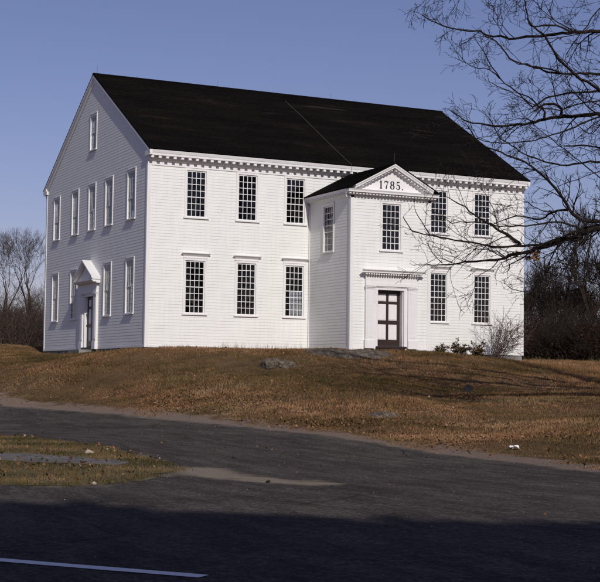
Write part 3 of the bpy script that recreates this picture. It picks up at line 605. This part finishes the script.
# litter: a crumpled white paper
lp = gp(514, 450); bm = bmesh.new(); bmesh.ops.create_grid(bm, x_segments=14, y_segments=8, size=1); rr = random.Random(4)
for v in bm.verts:
    v.co.z = .07+.10*float(vnoise(v.co.x*2+3, v.co.y*2, .9))+.02*rr.random(); v.co.x *= .11; v.co.y *= .08*(1-.4*abs(v.co.x)*3)
me = bpy.data.meshes.new('paper_litter'); bm.to_mesh(me); bm.free(); me.materials.append(simple('white_paper', (.8, .8, .8), .7, .03)); o = bpy.data.objects.new('paper_litter', me); o.location = lp+Vector((0, 0, -.01)); o.rotation_euler = (0, 0, -.5); col.objects.link(o)
sm = o.modifiers.new('thickness', 'SOLIDIFY'); sm.thickness = .003
tag(o, 'crumpled white paper lying on the lawn near the right edge of the road', 'litter')

# ------------------------------------------------------------------ grass, leaves
def blades(name, P, hgt, wid, mat, lean=.5, var=None, nb=3, zf=H, zoff=0.):
    N = len(P)*nb; B = np.repeat(P, nb, 0)+rng.normal(0, .035, (N, 2)); z = zf(B[:, 0], B[:, 1])+zoff; h = np.repeat(hgt, nb)*rng.uniform(.5, 1.2, N)
    a = rng.uniform(0, 2*np.pi, N); l = rng.uniform(0, lean, N)*h; a2 = rng.uniform(0, 2*np.pi, N)
    dx, dy = np.cos(a)*wid/2, np.sin(a)*wid/2
    v = np.empty((N, 3, 3)); v[:, 0] = np.stack([B[:, 0]-dx, B[:, 1]-dy, z-.01], 1); v[:, 1] = np.stack([B[:, 0]+dx, B[:, 1]+dy, z-.01], 1); v[:, 2] = np.stack([B[:, 0]+np.cos(a2)*l, B[:, 1]+np.sin(a2)*l, z+h], 1)
    vv = np.repeat(var, nb)+rng.normal(0, .16, N) if var is not None else rng.random(N)
    return raw(name, v.reshape(-1, 3), 3, mat, np.repeat(np.clip(vv, 0.01, 1), 3))
def raw(name, V, k, mat, var, parent=None):
    n = len(V)//k; me = bpy.data.meshes.new(name); me.vertices.add(len(V)); me.vertices.foreach_set('co', np.ascontiguousarray(V, np.float32).ravel())
    me.loops.add(n*k); me.loops.foreach_set('vertex_index', np.arange(n*k, dtype=np.int32)); me.polygons.add(n); me.polygons.foreach_set('loop_start', np.arange(0, n*k, k, dtype=np.int32)); me.update(calc_edges=True)
    at = me.attributes.new('var', 'FLOAT', 'POINT'); at.data.foreach_set('value', np.asarray(var, np.float32)); me.materials.append(mat); o = bpy.data.objects.new(name, me); col.objects.link(o)
    if parent: o.parent = parent
    return o
def in_view(P, margin=30):
    d = np.c_[P, np.full(len(P), -1.)]-np.array(CAM); z = d@np.array(AF); u = 300+FPX*(d@np.array(AR))/np.maximum(z, .1); return (z > 5) & (u > -margin) & (u < 600+margin)
def scatter(n, x0, x1, y0, y1):
    P = np.stack([rng.uniform(x0, x1, n), rng.uniform(y0, y1, n)], 1); P = P[in_view(P, 90) | (in_view(P, 420) & (rng.random(len(P)) < .6))]
    h = (P[:, 0] > -.05) & (P[:, 0] < W+.05) & (P[:, 1] > -.05) & (P[:, 1] < D+.05); h |= (P[:, 0] > E0-.05) & (P[:, 0] < E1+.05) & (P[:, 1] > -EP-.05) & (P[:, 1] < 0)
    return P[~h]
P = scatter(850000, -22, 34, -34, 24); rd = seg_dist(P, road_poly); keep = (rd > .55+vnoise(P[:, 0], P[:, 1], .8)*1.1+vnoise(P[:, 0], P[:, 1], 3.5)*1.0) & (rng.random(len(P)) < np.clip(.75+vnoise(P[:, 0], P[:, 1], 2.2)*1.3, .25, 1)); P = P[keep]
hg = .055*(1+1.5*np.clip(vnoise(P[:, 0], P[:, 1], 2.9)+.15, 0, 1)); hg *= np.where(P[:, 0] > 15, 1+np.clip((P[:, 0]-15)/4, 0, 1)*1.6, 1)
hg *= np.clip(seg_dist(P, road_poly)/2.5, .35, 1)
tag(blades('lawn_grass', P, hg*.9, .024, grass_m, 1.3, .48+vnoise(P[:, 0], P[:, 1], 4.5)*.8+vnoise(P[:, 0], P[:, 1], 1.2)*.5+vnoise(P[:, 0], P[:, 1], .5)*.4, 2), 'short dry brown and olive grass covering the knoll', 'grass', kind='stuff')
Q = scatter(90000, -26, -8, -42, -18); Q = Q[(seg_dist(Q, verge_poly) < .05+vnoise(Q[:, 0], Q[:, 1], .6)*.25) & (seg_dist(Q, path_poly) > .02+vnoise(Q[:, 0], Q[:, 1], .5)*.5)]
Q = Q[:60000]
tag(blades('verge_grass', Q, np.full(len(Q), .045), .014, verge_m, 1., .4+vnoise(Q[:, 0], Q[:, 1], .8)*1.1, 3, tps, .02), 'short green and brown grass on the roadside verge', 'grass', kind='stuff')
def leaves(name, P, sz, zf, zoff, label):
    N = len(P); z = zf(P[:, 0], P[:, 1])+zoff; a = rng.uniform(0, 6.28, N); s = sz*rng.uniform(.5, 1.3, N); T1 = np.stack([np.cos(a)*s, np.sin(a)*s, rng.normal(0, .35, N)*s], 1); T2 = np.stack([-np.sin(a)*s*.6, np.cos(a)*s*.6, rng.normal(0, .5, N)*s], 1)
    c = np.stack([P[:, 0], P[:, 1], z+rng.uniform(.005, .05, N)], 1); v = np.stack([c-T1, c-T2, c+T1, c+T2], 1).reshape(-1, 3)
    return tag(raw(name, v, 4, leaf_m, np.repeat(rng.random(N)**1.3, 4)), label, 'leaves', kind='stuff')
P = scatter(150000, -22, 30, -34, 6); rd = seg_dist(P, road_poly); cl = vnoise(P[:, 0], P[:, 1], 2.3)+.6*vnoise(P[:, 0], P[:, 1], .7)
band = np.exp(-((rd-2.6)/2.6)**2)*.9+.12+np.clip((P[:, 0]-2)/12, 0, .5)*np.clip(1-rd/16, 0, 1)
P = P[(rd > .1) & (rng.random(len(P)) < np.clip(band*(.35+1.3*cl), 0, 1))]
leaves('fallen_leaves', P, .034, H, .03, 'fallen brown oak leaves scattered over the lawn, thickest beside the road')
Q = scatter(20000, -30, -8, -42, -18); sdv = seg_dist(Q, verge_poly); Q = Q[(sdv < .05) & (rng.random(len(Q)) < .5+vnoise(Q[:, 0], Q[:, 1], .9))]
leaves('verge_leaves', Q[:6000], .028, tps, .05, 'fallen tan leaves scattered on the roadside verge')
Q = scatter(2500, -30, 25, -44, -18); rd = seg_dist(Q, road_poly); Q = Q[(rd < 0) & (rng.random(len(Q)) < np.exp(rd/3)+.05)]
leaves('road_leaves', Q[:200], .022, tps, .015, 'a few stray leaves and grit lying on the asphalt')
Q = scatter(9000, -30, 25, -46, -18); rd = seg_dist(Q, road_poly); Q = Q[(rd < -.1) & (rng.random(len(Q)) < .12+.25*np.clip(vnoise(Q[:, 0], Q[:, 1], 3)+.1, 0, 1))][:900]
N = len(Q); z = tps(Q[:, 0], Q[:, 1])+.014; s_ = rng.uniform(.005, .012, N); tri = rng.uniform(0, 6.28, N); top = np.c_[Q, z+s_*1.1]; V = []
for k in range(4): V.append(np.stack([np.c_[Q[:, 0]+np.cos(tri+k*1.57)*s_, Q[:, 1]+np.sin(tri+k*1.57)*s_, z], np.c_[Q[:, 0]+np.cos(tri+k*1.57+1.57)*s_, Q[:, 1]+np.sin(tri+k*1.57+1.57)*s_, z], top], 1))
grit_m = leafy('pale_grit', [(0, (.06, .05, .045)), (1, (.30, .27, .24))])
tag(raw('road_grit', np.concatenate(V, 1).reshape(-1, 3), 3, grit_m, np.repeat(rng.random(N), 12)), 'pale grit and small stones strewn on the asphalt', 'grit', kind='stuff')
# tall stems along the foot of the walls
w1 = np.stack([rng.uniform(3.3, 7.3, 110), rng.uniform(-.45, -.12, 110)], 1); w2 = np.stack([rng.uniform(7.0, 7.3, 26), rng.uniform(-3.6, -.3, 26)], 1); w3 = np.stack([rng.uniform(11.3, 18.3, 160), rng.uniform(-.5, -.12, 160)], 1); w4 = np.stack([rng.uniform(0, 3, 40), rng.uniform(-.4, -.12, 40)], 1)
w5 = np.stack([rng.uniform(-.4, -.1, 60), rng.uniform(0, 15, 60)], 1)
WP = np.concatenate([w1, w2, w3, w4, w5]); tag(blades('wall_weeds', WP, np.concatenate([rng.uniform(.08, .42, 110), rng.uniform(.1, .35, 26), rng.uniform(.1, .35, 160), rng.uniform(.08, .2, 40), rng.uniform(.08, .2, 60)]), .012, straw_m, .35, None, 3), 'thin dry weed stems along the foot of the white walls', 'weeds', kind='stuff')
# taller pale grass by the woods on the right and at the left rear
P = scatter(60000, 17, 45, -12, 22); P = P[(P[:, 0] > 18.5+.3) & (rng.random(len(P)) < np.clip(.4+vnoise(P[:, 0], P[:, 1], 2.5)*1.5, 0, 1))]
tag(blades('tall_meadow_grass', P, rng.uniform(.15, .38, len(P)), .025, straw_m, .8, .2+vnoise(P[:, 0], P[:, 1], 3)*.7, 1), 'taller straw coloured grass in front of the dark woods on the right', 'grass', kind='stuff')

# ------------------------------------------------------------------ trees
def jitter(r, s): return Vector((r.gauss(0, s), r.gauss(0, s), r.gauss(0, s)))
def twig(mb, r, p, d, L, r0, lev, up=.05, kink=.22, sides=4, dens=1.):
    n = max(3, int(L/.22)) if lev else 4; n = min(n, 9); pts = [p.copy()]; st = L/n; dd = d.normalized()
    for i in range(n): dd = (dd+jitter(r, kink)+Vector((0, 0, up))).normalized(); pts.append(pts[-1]+dd*st)
    rad = [max(r0*(1-.65*i/n), .0055) for i in range(n+1)]; mb.tube(pts, rad, sides if r0 > .012 else 3)
    if lev > 0:
        k = max(2, int(r.uniform(3.2, 5.2)*dens*(1 if lev > 1 else .9)))
        for j in range(k):
            t_ = r.uniform(.2, 1); i = min(int(t_*n), n-1); q = pts[i].lerp(pts[i+1], t_*n-i); dl_ = (pts[i+1]-pts[i]).normalized(); side = dl_.cross(jitter(r, 1)).normalized()
            twig(mb, r, q, dl_*r.uniform(.5, 1.)+side*r.uniform(.5, 1.1), L*r.uniform(.35, .62), max(r0*.62, .0065), lev-1, up, kink, sides, dens)
# the oak: limbs set out by eye from its trunk outside the frame
OD = 42.; r = random.Random(5)
TB = unproj(800, 380, OD+1); TB.z = H1(TB.x, TB.y)-.1
oak = empty('oak_tree', TB); tag(oak, 'big bare oak whose dark limbs and twigs reach across the right side of the house', 'tree')
tk = MB(); top = TB+Vector((.8, .4, 14.5)); tpts = [TB+Vector((0, 0, 0)), TB+Vector((0, .0, .5)), TB+Vector((.05, .05, 3)), TB+Vector((-.05, .15, 6)), TB+Vector((.15, .1, 9)), TB+Vector((.4, .3, 11.5)), top]
tk.tube([v-TB for v in tpts], [.62, .44, .37, .33, .25, .13, .02], 16); tk.obj('trunk', oak_m, oak, smooth=True)
ob = MB()
def limb(px, r0, r1, dz=0., trunk=None, d0=0., twigs=1., tl=1.45, down=0.):
    if trunk is None and px[0][0] == 597: trunk = px[0][1]+(px[0][1]-px[1][1])*2+15
    if px[-1][0] == 597 and px[0][0] < 597: px = px+[(615, px[-1][1]+14), (640, px[-1][1]+25)]
    n = len(px); pts = []
    for i, (x, y) in enumerate(px): pts.append(unproj(x, y, OD+d0+dz*i/(n-1)))
    if trunk is not None:
        sl_ = (px[0][1]-px[1][1])/max(px[0][0]-px[1][0], 1); sl_ = max(-.7, min(.7, sl_)); m_ = unproj(632, px[0][1]+sl_*32+4, OD+d0); m2_ = unproj(700, px[0][1]+sl_*60+22, OD+.5+d0)
        a = unproj(798, min(trunk+60, 330), OD+1); r_in = r0; pts = [a, m2_, m_]+pts; r0 = r0*1.35
    # smooth resample
    fine = []
    for i in range(len(pts)-1):
        p0, p1, p2, p3 = pts[max(i-1, 0)], pts[i], pts[i+1], pts[min(i+2, len(pts)-1)]; k = max(2, int((p2-p1).length/.16))
        for j in range(k):
            t_ = j/k; fine.append(.5*((2*p1)+(p2-p0)*t_+(2*p0-5*p1+4*p2-p3)*t_*t_+(3*p1-p0-3*p2+p3)*t_**3)+jitter(r, .013))
    fine.append(pts[-1]); N = len(fine); rad = [1.22*(r0+(r1-r0)*(i/(N-1))**.8)*(1+.10*math.sin(i*1.7+r0*50)) for i in range(N)]
    ob.tube([v-TB for v in fine], rad, 7 if r0 > .03 else 5)
    for i in range(2, N-1):
        if r.random() < .38*twigs:
            dl_ = (fine[i+1]-fine[i]).normalized(); side = dl_.cross(jitter(r, 1)).normalized(); f_ = 1-.35*i/N
            twig(ob, r, fine[i]-TB, dl_*r.uniform(.6, 1.1)+side*r.uniform(.45, .9), tl*r.uniform(.5, 1.35)*f_, min(max(rad[i]*.45, .010), .026), 2, .03-down, .15)
    twig(ob, r, fine[-1]-TB, fine[-1]-fine[-2], .35, r1*.8, 1)
LM = [
 ([(597,31),(580,32),(563,33),(548,35),(535,36),(520,37),(510,39),(500,37),(488,36),(480,31),(470,31),(455,29),(443,26),(430,20),(422,15)], .075, .012, 1.5, 60, 0),
 ([(597,11),(588,25),(580,34),(573,44),(566,55)], .035, .01, .5, None, .4),
 ([(570,32),(562,27),(550,25),(532,26),(528,18),(526,8),(524,-3)], .028, .012, -.6, None, 0),
 ([(527,18),(532,26),(545,36),(555,54),(565,65),(577,76),(597,89)], .018, .045, -.3, None, -.8),
 ([(597,74),(575,74),(560,73),(548,72),(540,69),(528,65),(515,62),(505,53),(495,41),(486,37)], .052, .014, -1.2, 100, 0),
 ([(560,73),(545,68),(530,66),(516,63)], .026, .010, -.8, None, -.3),
 ([(597,91),(580,93),(565,94),(550,97),(542,100),(533,107),(520,95),(510,87),(500,79),(492,67),(484,53),(477,42)], .048, .010, 1.2, 120, .3),
 ([(500,79),(490,70),(478,68),(466,63),(455,58)], .016, .008, .5, None, 1.2),
 ([(597,101),(585,103),(572,106),(560,110),(540,107),(530,103),(520,97),(505,90),(492,83)], .032, .010, -.9, 125, -.4),
 ([(597,114),(585,115),(570,116),(560,117),(545,119),(535,122),(525,124),(510,125),(495,126),(480,124),(468,122),(460,117),(451,111)], .105, .012, .8, 150, 0),
 ([(561,117),(562,110),(557,106),(548,104),(540,107),(534,111)], .04, .022, -.4, None, .1),
 ([(544,119),(545,112),(538,106),(528,97),(518,93)], .035, .012, .5, None, .1),
 ([(597,118),(585,122),(575,127),(565,131),(553,135),(540,139),(525,142),(510,143),(497,143),(485,141),(472,137)], .042, .010, -1.4, 155, -.2),
 ([(597,147),(588,146),(578,146),(566,146)], .03, .018, .2, 175, .6),
 ([(597,162),(580,163),(568,165),(555,164),(545,162),(535,158),(525,155),(515,148),(508,143),(500,138),(495,130),(490,119)], .048, .010, 1., 190, 0),
 ([(597,222),(585,221),(577,218),(570,210),(566,203),(560,195),(555,187),(546,178),(536,170),(525,162),(512,157),(500,152),(487,147),(477,140),(467,125)], .085, .010, -1., 240, 0),
 ([(597,175),(578,160),(555,142),(540,130),(528,119)], .022, .010, .8, None, .8),
 ([(597,128),(590,134),(575,122),(565,112)], .02, .010, .8, None, .8),
 ([(597,229),(585,232),(575,237),(565,240),(553,244),(540,248),(530,251),(520,254),(510,256),(500,259),(490,260),(478,261),(465,262),(455,264),(440,265),(425,264)], .125, .012, .6, 255, 0),
 ([(597,226),(583,229),(571,233),(560,239),(545,243),(530,246),(518,245),(500,248),(485,245),(470,243),(455,240),(440,237),(425,234),(412,231),(408,225),(403,217)], .07, .010, -1.2, 250, .25),
 ([(430,236),(425,227),(418,217),(415,209)], .014, .008, -.3, None, -1.),
 ([(520,245),(514,239),(500,231),(492,225),(483,221),(475,215),(465,207),(455,202),(447,197)], .045, .010, -.5, None, 0),
 ([(583,230),(575,227),(567,224),(555,222),(540,224),(525,226),(500,226),(490,224),(475,222),(460,222),(452,224),(447,220)], .028, .010, -.9, None, -.3),
 ([(568,210),(558,210),(550,213),(545,217),(535,219),(520,216),(503,220),(490,226)], .032, .010, 1., None, 0),
 ([(551,212),(542,210),(533,206),(522,201)], .016, .008, -.4, None, .2),
 ([(552,213),(556,219),(558,224)], .016, .012, -.2, None, .2),
 ([(535,170),(525,173),(515,175),(500,173),(486,172)], .014, .008, .4, None, 0),
 ([(597,172),(583,177),(570,182),(558,186),(548,193)], .02, .008, -.4, None, .5),
 ([(455,264),(450,268),(447,273)], .01, .006, 0, None, 0),
 ([(443,264),(436,258),(431,250),(427,243)], .012, .006, -.3, None, .3),
 ([(576,240),(574,250),(570,262),(560,275),(552,282)], .03, .010, -.8, None, 0),
 ([(592,236),(590,245),(588,258),(588,272),(586,286)], .028, .012, -.6, None, 0),
 ([(597,266),(583,262),(570,265),(558,262),(548,270),(540,281)], .028, .010, .6, 270, 0),
 ([(597,284),(585,281),(572,283),(560,287),(545,289),(530,291),(518,291),(508,286)], .030, .008, -.6, 290, 0),
 ([(597,304),(588,301),(575,308),(563,315),(555,326)], .024, .008, .4, 300, 0),
 ([(556,276),(545,271),(535,264),(525,258)], .014, .008, .4, None, .4),
 ([(500,259),(492,268),(480,275),(473,283)], .014, .006, -.3, None, 0),
 ([(505,257),(497,251),(487,250),(474,249)], .018, .007, -.5, None, 0)]
for a in LM: limb(a[0], a[1], a[2], a[3], a[4], a[5])
for k in range(30):       # the rest of the crown, above and beyond the frame
    z = 5.5+8.0*k/30; an = r.uniform(-2.6, 2.0) if k % 4 else r.uniform(0, 6.28); d = Vector((math.cos(an), math.sin(an), .25))
    if (AR.dot(d) < -.15): d = d-AR*(2*AR.dot(d))
    p0 = Vector((.15, .15, z)); L = r.uniform(3, 5.5)*(1.1-.45*k/30); pts = [p0]; dd = d.normalized()
    for i in range(10): dd = (dd+jitter(r, .16)+Vector((0, 0, .04))).normalized(); pts.append(pts[-1]+dd*L/10)
    r0 = .095*(1-.5*k/30); ob.tube(pts, [r0*(1-.085*i) for i in range(11)], 6)
    for i in range(2, 11):
        for _ in range(2): twig(ob, r, pts[i], dd+jitter(r, .8), r.uniform(.6, 1.4), .016, 2)
# tips hanging into the top edge of the frame
for px, py in ((450,-8),(468,-14),(486,-10),(505,-12),(522,-8),(541,-10),(560,-8),(580,-8),(430,-6)):
    for q in range(2): twig(ob, r, unproj(px+r.uniform(-6, 6), py, OD+r.uniform(-1, 2))-TB, Vector((-.4, 0, -.9))+jitter(r, .4), r.uniform(.5, 1.1), .011, 2, -.04)
ob.obj('branches', oak_m, oak)
dl_m = leafy('clinging_dead_leaf', [(0, (.12, .06, .03)), (1, (.30, .17, .09))])
lc = unproj(534, 254, OD+.2)-TB; N = 60; C = np.array(lc)[None]+rng.normal(0, 1, (N, 3))*[.10, .06, .12]; T1 = rng.normal(0, .045, (N, 3)); T2 = rng.normal(0, .03, (N, 3))
raw('leaf_cluster', np.stack([C-T1, C-T2, C+T1, C+T2], 1).reshape(-1, 3), 4, dl_m, np.repeat(rng.random(N), 4), oak)

def bare_tree(seed, h, tr, spread=.55, lev=4, fork=.3, dens=1., thin=.008):
    """returns (trunk MB, crown MB) of a forking winter tree"""
    r = random.Random(seed); T, Cn = MB(), MB()
    def br(p, d, L, r0, lv):
        n = 5; pts = [p]; dd = d.normalized(); up = .10 if lv else 0
        for i in range(n): dd = (dd+jitter(r, .10)+Vector((0, 0, up))).normalized(); pts.append(pts[-1]+dd*L/n)
        r1 = max(r0*.62, thin*.6); Cn.tube(pts, [r0+(r1-r0)*i/n for i in range(n+1)], 5 if r0 > .04 else 3)
        if lv >= lev: return
        k = 2 if r.random() < .45 else 3
        for j in range(k):
            s = dd.cross(jitter(r, 1)).normalized(); br(pts[-1], dd+s*r.uniform(.3, spread*1.3), L*r.uniform(.62, .85), max(r1*r.uniform(.6, .85), thin), lv+1)
        for j in range(int(2*dens)):
            i = r.randrange(1, n); s = dd.cross(jitter(r, 1)).normalized(); br(pts[i], dd*.6+s, L*r.uniform(.4, .6), max(r1*.4, thin), max(lv+1, lev-1))
    hf = h*fork; T.tube([(0, 0, -.3), (0, 0, .2), (.03*h/8, .02, hf*.5), (.0, .03, hf)], [tr*1.5, tr*1.1, tr, tr*.85], 10)
    for j in range(r.choice((3, 4))):
        a = r.uniform(0, 6.28); br(Vector((0, .03, hf)), Vector((math.cos(a)*.45, math.sin(a)*.45, 1)), h*.24, tr*.6, 1)
    for j in range(5):
        a = r.uniform(0, 6.28); br(Vector((0, .02, hf*r.uniform(.35, .95))), Vector((math.cos(a), math.sin(a), .5)), h*.13, tr*.18, max(2, lev-2))
    return T, Cn
protos = {}
def place_tree(kind, px, depth, label, sc=1., rot=0., group=None, z=None, name='bare_tree', wood=None):
    p = unproj(px, 370, depth); p.z = H1(p.x, p.y) if z is None else z
    if kind not in protos:
        seed, h, tr, sp, lev, fork, dens, thin, mt = KT[kind]; T, Cn = bare_tree(seed, h, tr, sp, lev, fork, dens, thin); protos[kind] = (T.mesh('trunk', mt, smooth=True), Cn.mesh('crown', mt))
    e = empty(name, p); e.scale = (sc,)*3; e.rotation_euler = (0, 0, rot); tag(e, label, 'tree', group)
    for nm_, me_ in zip(('trunk', 'crown'), protos[kind]): o = bpy.data.objects.new(nm_, me_); col.objects.link(o); o.parent = e
    return e
KT = {'vase': (4, 10.5, .19, .42, 6, .34, 1.2, .008, wood_m), 'airy': (8, 9.0, .13, .55, 6, .25, 1.3, .008, wood_m), 'dark': (12, 8.0, .13, .60, 6, .22, 1.6, .013, dkwood_m), 'dark2': (19, 7.0, .12, .75, 6, .2, 1.8, .012, dkwood_m), 'tall': (23, 9.5, .17, .5, 6, .35, 1.4, .013, dkwood_m)}
gl_ = 'bare trees behind the left rear corner of the house'
place_tree('vase', 28, 118, 'tall bare tree with vase shaped crown standing alone left of the house', .88, 1.0, gl_)
place_tree('airy', 3, 100, 'bare tree at the left edge of the view, only its right side branches showing', .95, 2.2, gl_)
place_tree('airy', 41, 135, 'small bare tree hard against the left rear corner of the house', .62, .4, gl_)
place_tree('dark2', 16, 125, 'low bare tree in the brush just left of the tall vase shaped tree', .62, 3.4, gl_)
place_tree('vase', 36, 150, 'far thin bare tree between the tall vase shaped tree and the house', .62, 4.1, gl_)
gr_ = 'bare trees in the dark woods beyond the right end of the house'
rt = [('tall', 592, 84, .92, 'brownish tree trunk at the right edge of the view behind the oak twigs'), ('dark', 533, 92, .72, 'dark bare tree nearest the right corner of the house'), ('dark2', 545, 88, .78, 'dark spreading bare tree, second from the corner of the house'), ('tall', 556, 98, .74, 'slim tall bare tree in the middle of the woods'),
      ('dark', 567, 90, .76, 'dark bare tree just right of the middle of the woods'), ('dark2', 578, 94, .88, 'dark wide bare tree left of the brownish trunk'), ('dark', 606, 88, 1.0, 'dark bare tree cut by the right edge of the view'), ('dark', 522, 104, .85, 'bare tree partly hidden by the right corner of the house'),
      ('dark2', 585, 110, 1.0, 'far bare tree rising behind the wide tree'), ('tall', 540, 115, .85, 'far slim bare tree whose top shows above the woods'), ('dark', 560, 120, 1.0, 'farthest bare tree rising over the middle of the woods'), ('dark2', 625, 95, 1.1, 'bare tree beyond the right edge of the view')]
for i, (k, px, dp, s_, l) in enumerate(rt): place_tree(k, px, dp, l, s_, i*1.3, gr_)
# evergreen and brushy undergrowth: each thicket its own plant
def thicket_mesh(seed, rx, h, n, mat, stems=85, leafsz=.04, wood=None):
    r = random.Random(seed); g = np.random.default_rng(seed); mb = MB()
    for i in range(stems):
        a = r.uniform(0, 6.28); q = r.random()**.5*rx*.8; p0 = Vector((math.cos(a)*q, math.sin(a)*q, -.15))
        twig(mb, r, p0, Vector((math.cos(a)*.35, math.sin(a)*.35, 1)), h*r.uniform(.5, 1.05), .02, 2, .05, .16, 3, 1.2)
    me1 = mb.mesh('stems', wood or dkwood_m)
    u = g.normal(0, 1, (n, 3)); u /= np.linalg.norm(u, axis=1)[:, None]; rr = g.random(n)**.45; C = u*rr[:, None]; lump = .72+.5*(vnoise(u[:, 0]*2+seed, u[:, 1]*2+u[:, 2], .5)+.5)
    C = C*lump[:, None]; C = np.stack([C[:, 0]*rx, C[:, 1]*rx, np.abs(C[:, 2])*h*(.55+.4*g.random(n))], 1); T1 = g.normal(0, leafsz, (n, 3)); T2 = g.normal(0, leafsz*.6, (n, 3))
    V = np.stack([C-T1, C-T2, C+T1, C+T2], 1).reshape(-1, 3); tmp = raw('leaves', V, 4, mat, np.repeat(np.clip(g.random(n), .01, 1), 4)); me2 = tmp.data; bpy.data.objects.remove(tmp); return me1, me2
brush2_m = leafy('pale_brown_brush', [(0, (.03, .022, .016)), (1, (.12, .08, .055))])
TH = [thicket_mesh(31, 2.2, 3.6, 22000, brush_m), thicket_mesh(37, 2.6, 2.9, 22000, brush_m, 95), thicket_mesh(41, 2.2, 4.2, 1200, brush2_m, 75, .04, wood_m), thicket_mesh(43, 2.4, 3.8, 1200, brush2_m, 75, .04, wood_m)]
def place_thicket(k, px, depth, sc, label, group):
    p = unproj(px, 370, depth); p.z = H1(p.x, p.y)-.05; e = empty('thicket', p); e.scale = (sc, sc, sc*random.uniform(.85, 1.1)); e.rotation_euler = (0, 0, random.uniform(0, 6)); tag(e, label, 'thicket', group)
    for nm_, me_ in zip(('stems', 'foliage'), TH[k]): o = bpy.data.objects.new(nm_, me_); col.objects.link(o); o.parent = e
gt = 'dark thickets beyond the right end of the house'; gq = 'dark thickets filling the back row of the woods on the right'
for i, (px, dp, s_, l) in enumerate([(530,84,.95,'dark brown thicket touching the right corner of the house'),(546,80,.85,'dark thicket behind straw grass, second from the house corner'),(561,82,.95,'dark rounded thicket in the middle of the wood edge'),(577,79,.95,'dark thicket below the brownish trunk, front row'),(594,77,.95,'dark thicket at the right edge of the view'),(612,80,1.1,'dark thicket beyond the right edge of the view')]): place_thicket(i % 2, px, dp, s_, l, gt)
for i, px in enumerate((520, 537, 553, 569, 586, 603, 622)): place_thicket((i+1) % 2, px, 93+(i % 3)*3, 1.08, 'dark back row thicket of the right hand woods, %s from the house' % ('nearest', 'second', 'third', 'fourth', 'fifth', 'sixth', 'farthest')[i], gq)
gb = 'low brush behind the left rear corner of the house'
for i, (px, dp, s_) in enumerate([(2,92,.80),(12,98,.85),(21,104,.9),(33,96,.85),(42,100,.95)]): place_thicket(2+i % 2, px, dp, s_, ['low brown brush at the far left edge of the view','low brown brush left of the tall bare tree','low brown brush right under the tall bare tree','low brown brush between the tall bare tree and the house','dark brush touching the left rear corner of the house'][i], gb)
# ------------------------------------------------------------------ shrubs at the foot of the right front wall
def shrub(px, py, hgt, spread, lean, label, seed, leaves_n, lsz=.035, stems=16, name='shrub', y=-.75, wood=bushwood):
    r = random.Random(seed); g = np.random.default_rng(seed); base = Vector((px, py, H1(px, py)))
    e = empty(name, base); tag(e, label, 'shrub'); mb = MB(); tips = []
    for i in range(stems):
        a = r.uniform(0, 6.28); d = AR*(lean+r.uniform(-spread, spread))+AF*r.uniform(-spread, spread)*.35+Vector((0, 0, 1)); L = hgt*r.uniform(.6, 1.1); p0 = AR*r.uniform(-.35, .25)*spread+Vector((0, r.uniform(-.1, .1), -.08)); s0 = mb.n
        twig(mb, r, p0, d, L, .015, 2, .02, .10, 4, 1.0); tips += mb.v[s0+8:]
    mb.obj('stems', wood, e)
    if leaves_n:
        C = np.array([tuple(tips[k]) for k in g.integers(0, len(tips), leaves_n)])+g.normal(0, .03, (leaves_n, 3)); T1 = g.normal(0, lsz, (leaves_n, 3)); T2 = g.normal(0, lsz*.6, (leaves_n, 3)); raw('leaves', np.stack([C-T1, C-T2, C+T1, C+T2], 1).reshape(-1, 3), 4, stemleaf_m, np.repeat(g.random(leaves_n), 4), e)
shrub(13.8, -.7, .50, .6, 0, 'small dry leafy shrub left of the first window right of the bay', 1, 300, stems=8)
shrub(14.6, -.75, .55, .6, 0, 'dry leafy shrub under the first window right of the bay', 2, 480, stems=11)
shrub(15.7, -.8, .6, .5, -.1, 'dry leafy shrub at the left foot of the big bare bush', 3, 480, stems=11)
shrub(16.3, -1.0, 1.95, .62, .62, 'large bare bush of fanned stems leaning right against the front wall', 4, 30, stems=30, name='bare_bush')
# ------------------------------------------------------------------ unseen pines added behind the camera to shade the near road
def pine(seed, h, gap=None):
    r = random.Random(seed); T = MB(); T.tube([(0, 0, -.3), (0, 0, h*.5), (.1, .1, h)], [.38, .28, .04], 8); g = np.random.default_rng(seed); n = 22000
    z = g.uniform(.22, 1, n)*h; lay = .75+.25*np.sin(z*4.2/1.0); rad = 3.8*np.sqrt(np.clip((h-z)/(h*.10), .1, 1))*lay*(.55+.45*g.random(n)**.4); a = g.uniform(0, 6.28, n); C = np.stack([np.cos(a)*rad*g.random(n)**.4, np.sin(a)*rad*g.random(n)**.4, z], 1); C = C[g.random(n) < np.clip((h-z)/(h*.17), 0, 1)**1.3+.02]; n = len(C)
    T1 = g.normal(0, .26, (n, 3)); T2 = g.normal(0, .20, (n, 3)); tmp = raw('crown', np.stack([C-T1, C-T2, C+T1, C+T2], 1).reshape(-1, 3), 4, needle_m, np.repeat(g.random(n), 4)); me = tmp.data; bpy.data.objects.remove(tmp); return T.mesh('trunk', oak_m), me
PN = [pine(51, 30.), pine(57, 30.)]
PX = [(-37, .92), (-32, .92), (-28.5, .93), (-25.5, .925), (-22.8, .915), (-20.2, .885), (-17.6, .85), (-14.8, .815), (-11.5, .80), (-8, .81)]
for i, (x, pz) in enumerate(PX):
    e = empty('shade_pine', (x, -79+random.uniform(-.8, .8), -3.0)); e.scale = (1, 1, pz); e.rotation_euler = (0, 0, random.uniform(0, 6)); tag(e, 'tall unseen pine added to shade the near road, %s from the west end' % ('first', 'second', 'third', 'fourth', 'fifth', 'sixth', 'seventh', 'eighth', 'ninth', 'tenth')[i], 'tree', 'unseen pines added to shade the near road')
    for nm_, me_ in zip(('trunk', 'crown'), PN[i % 2]): o = bpy.data.objects.new(nm_, me_); col.objects.link(o); o.parent = e
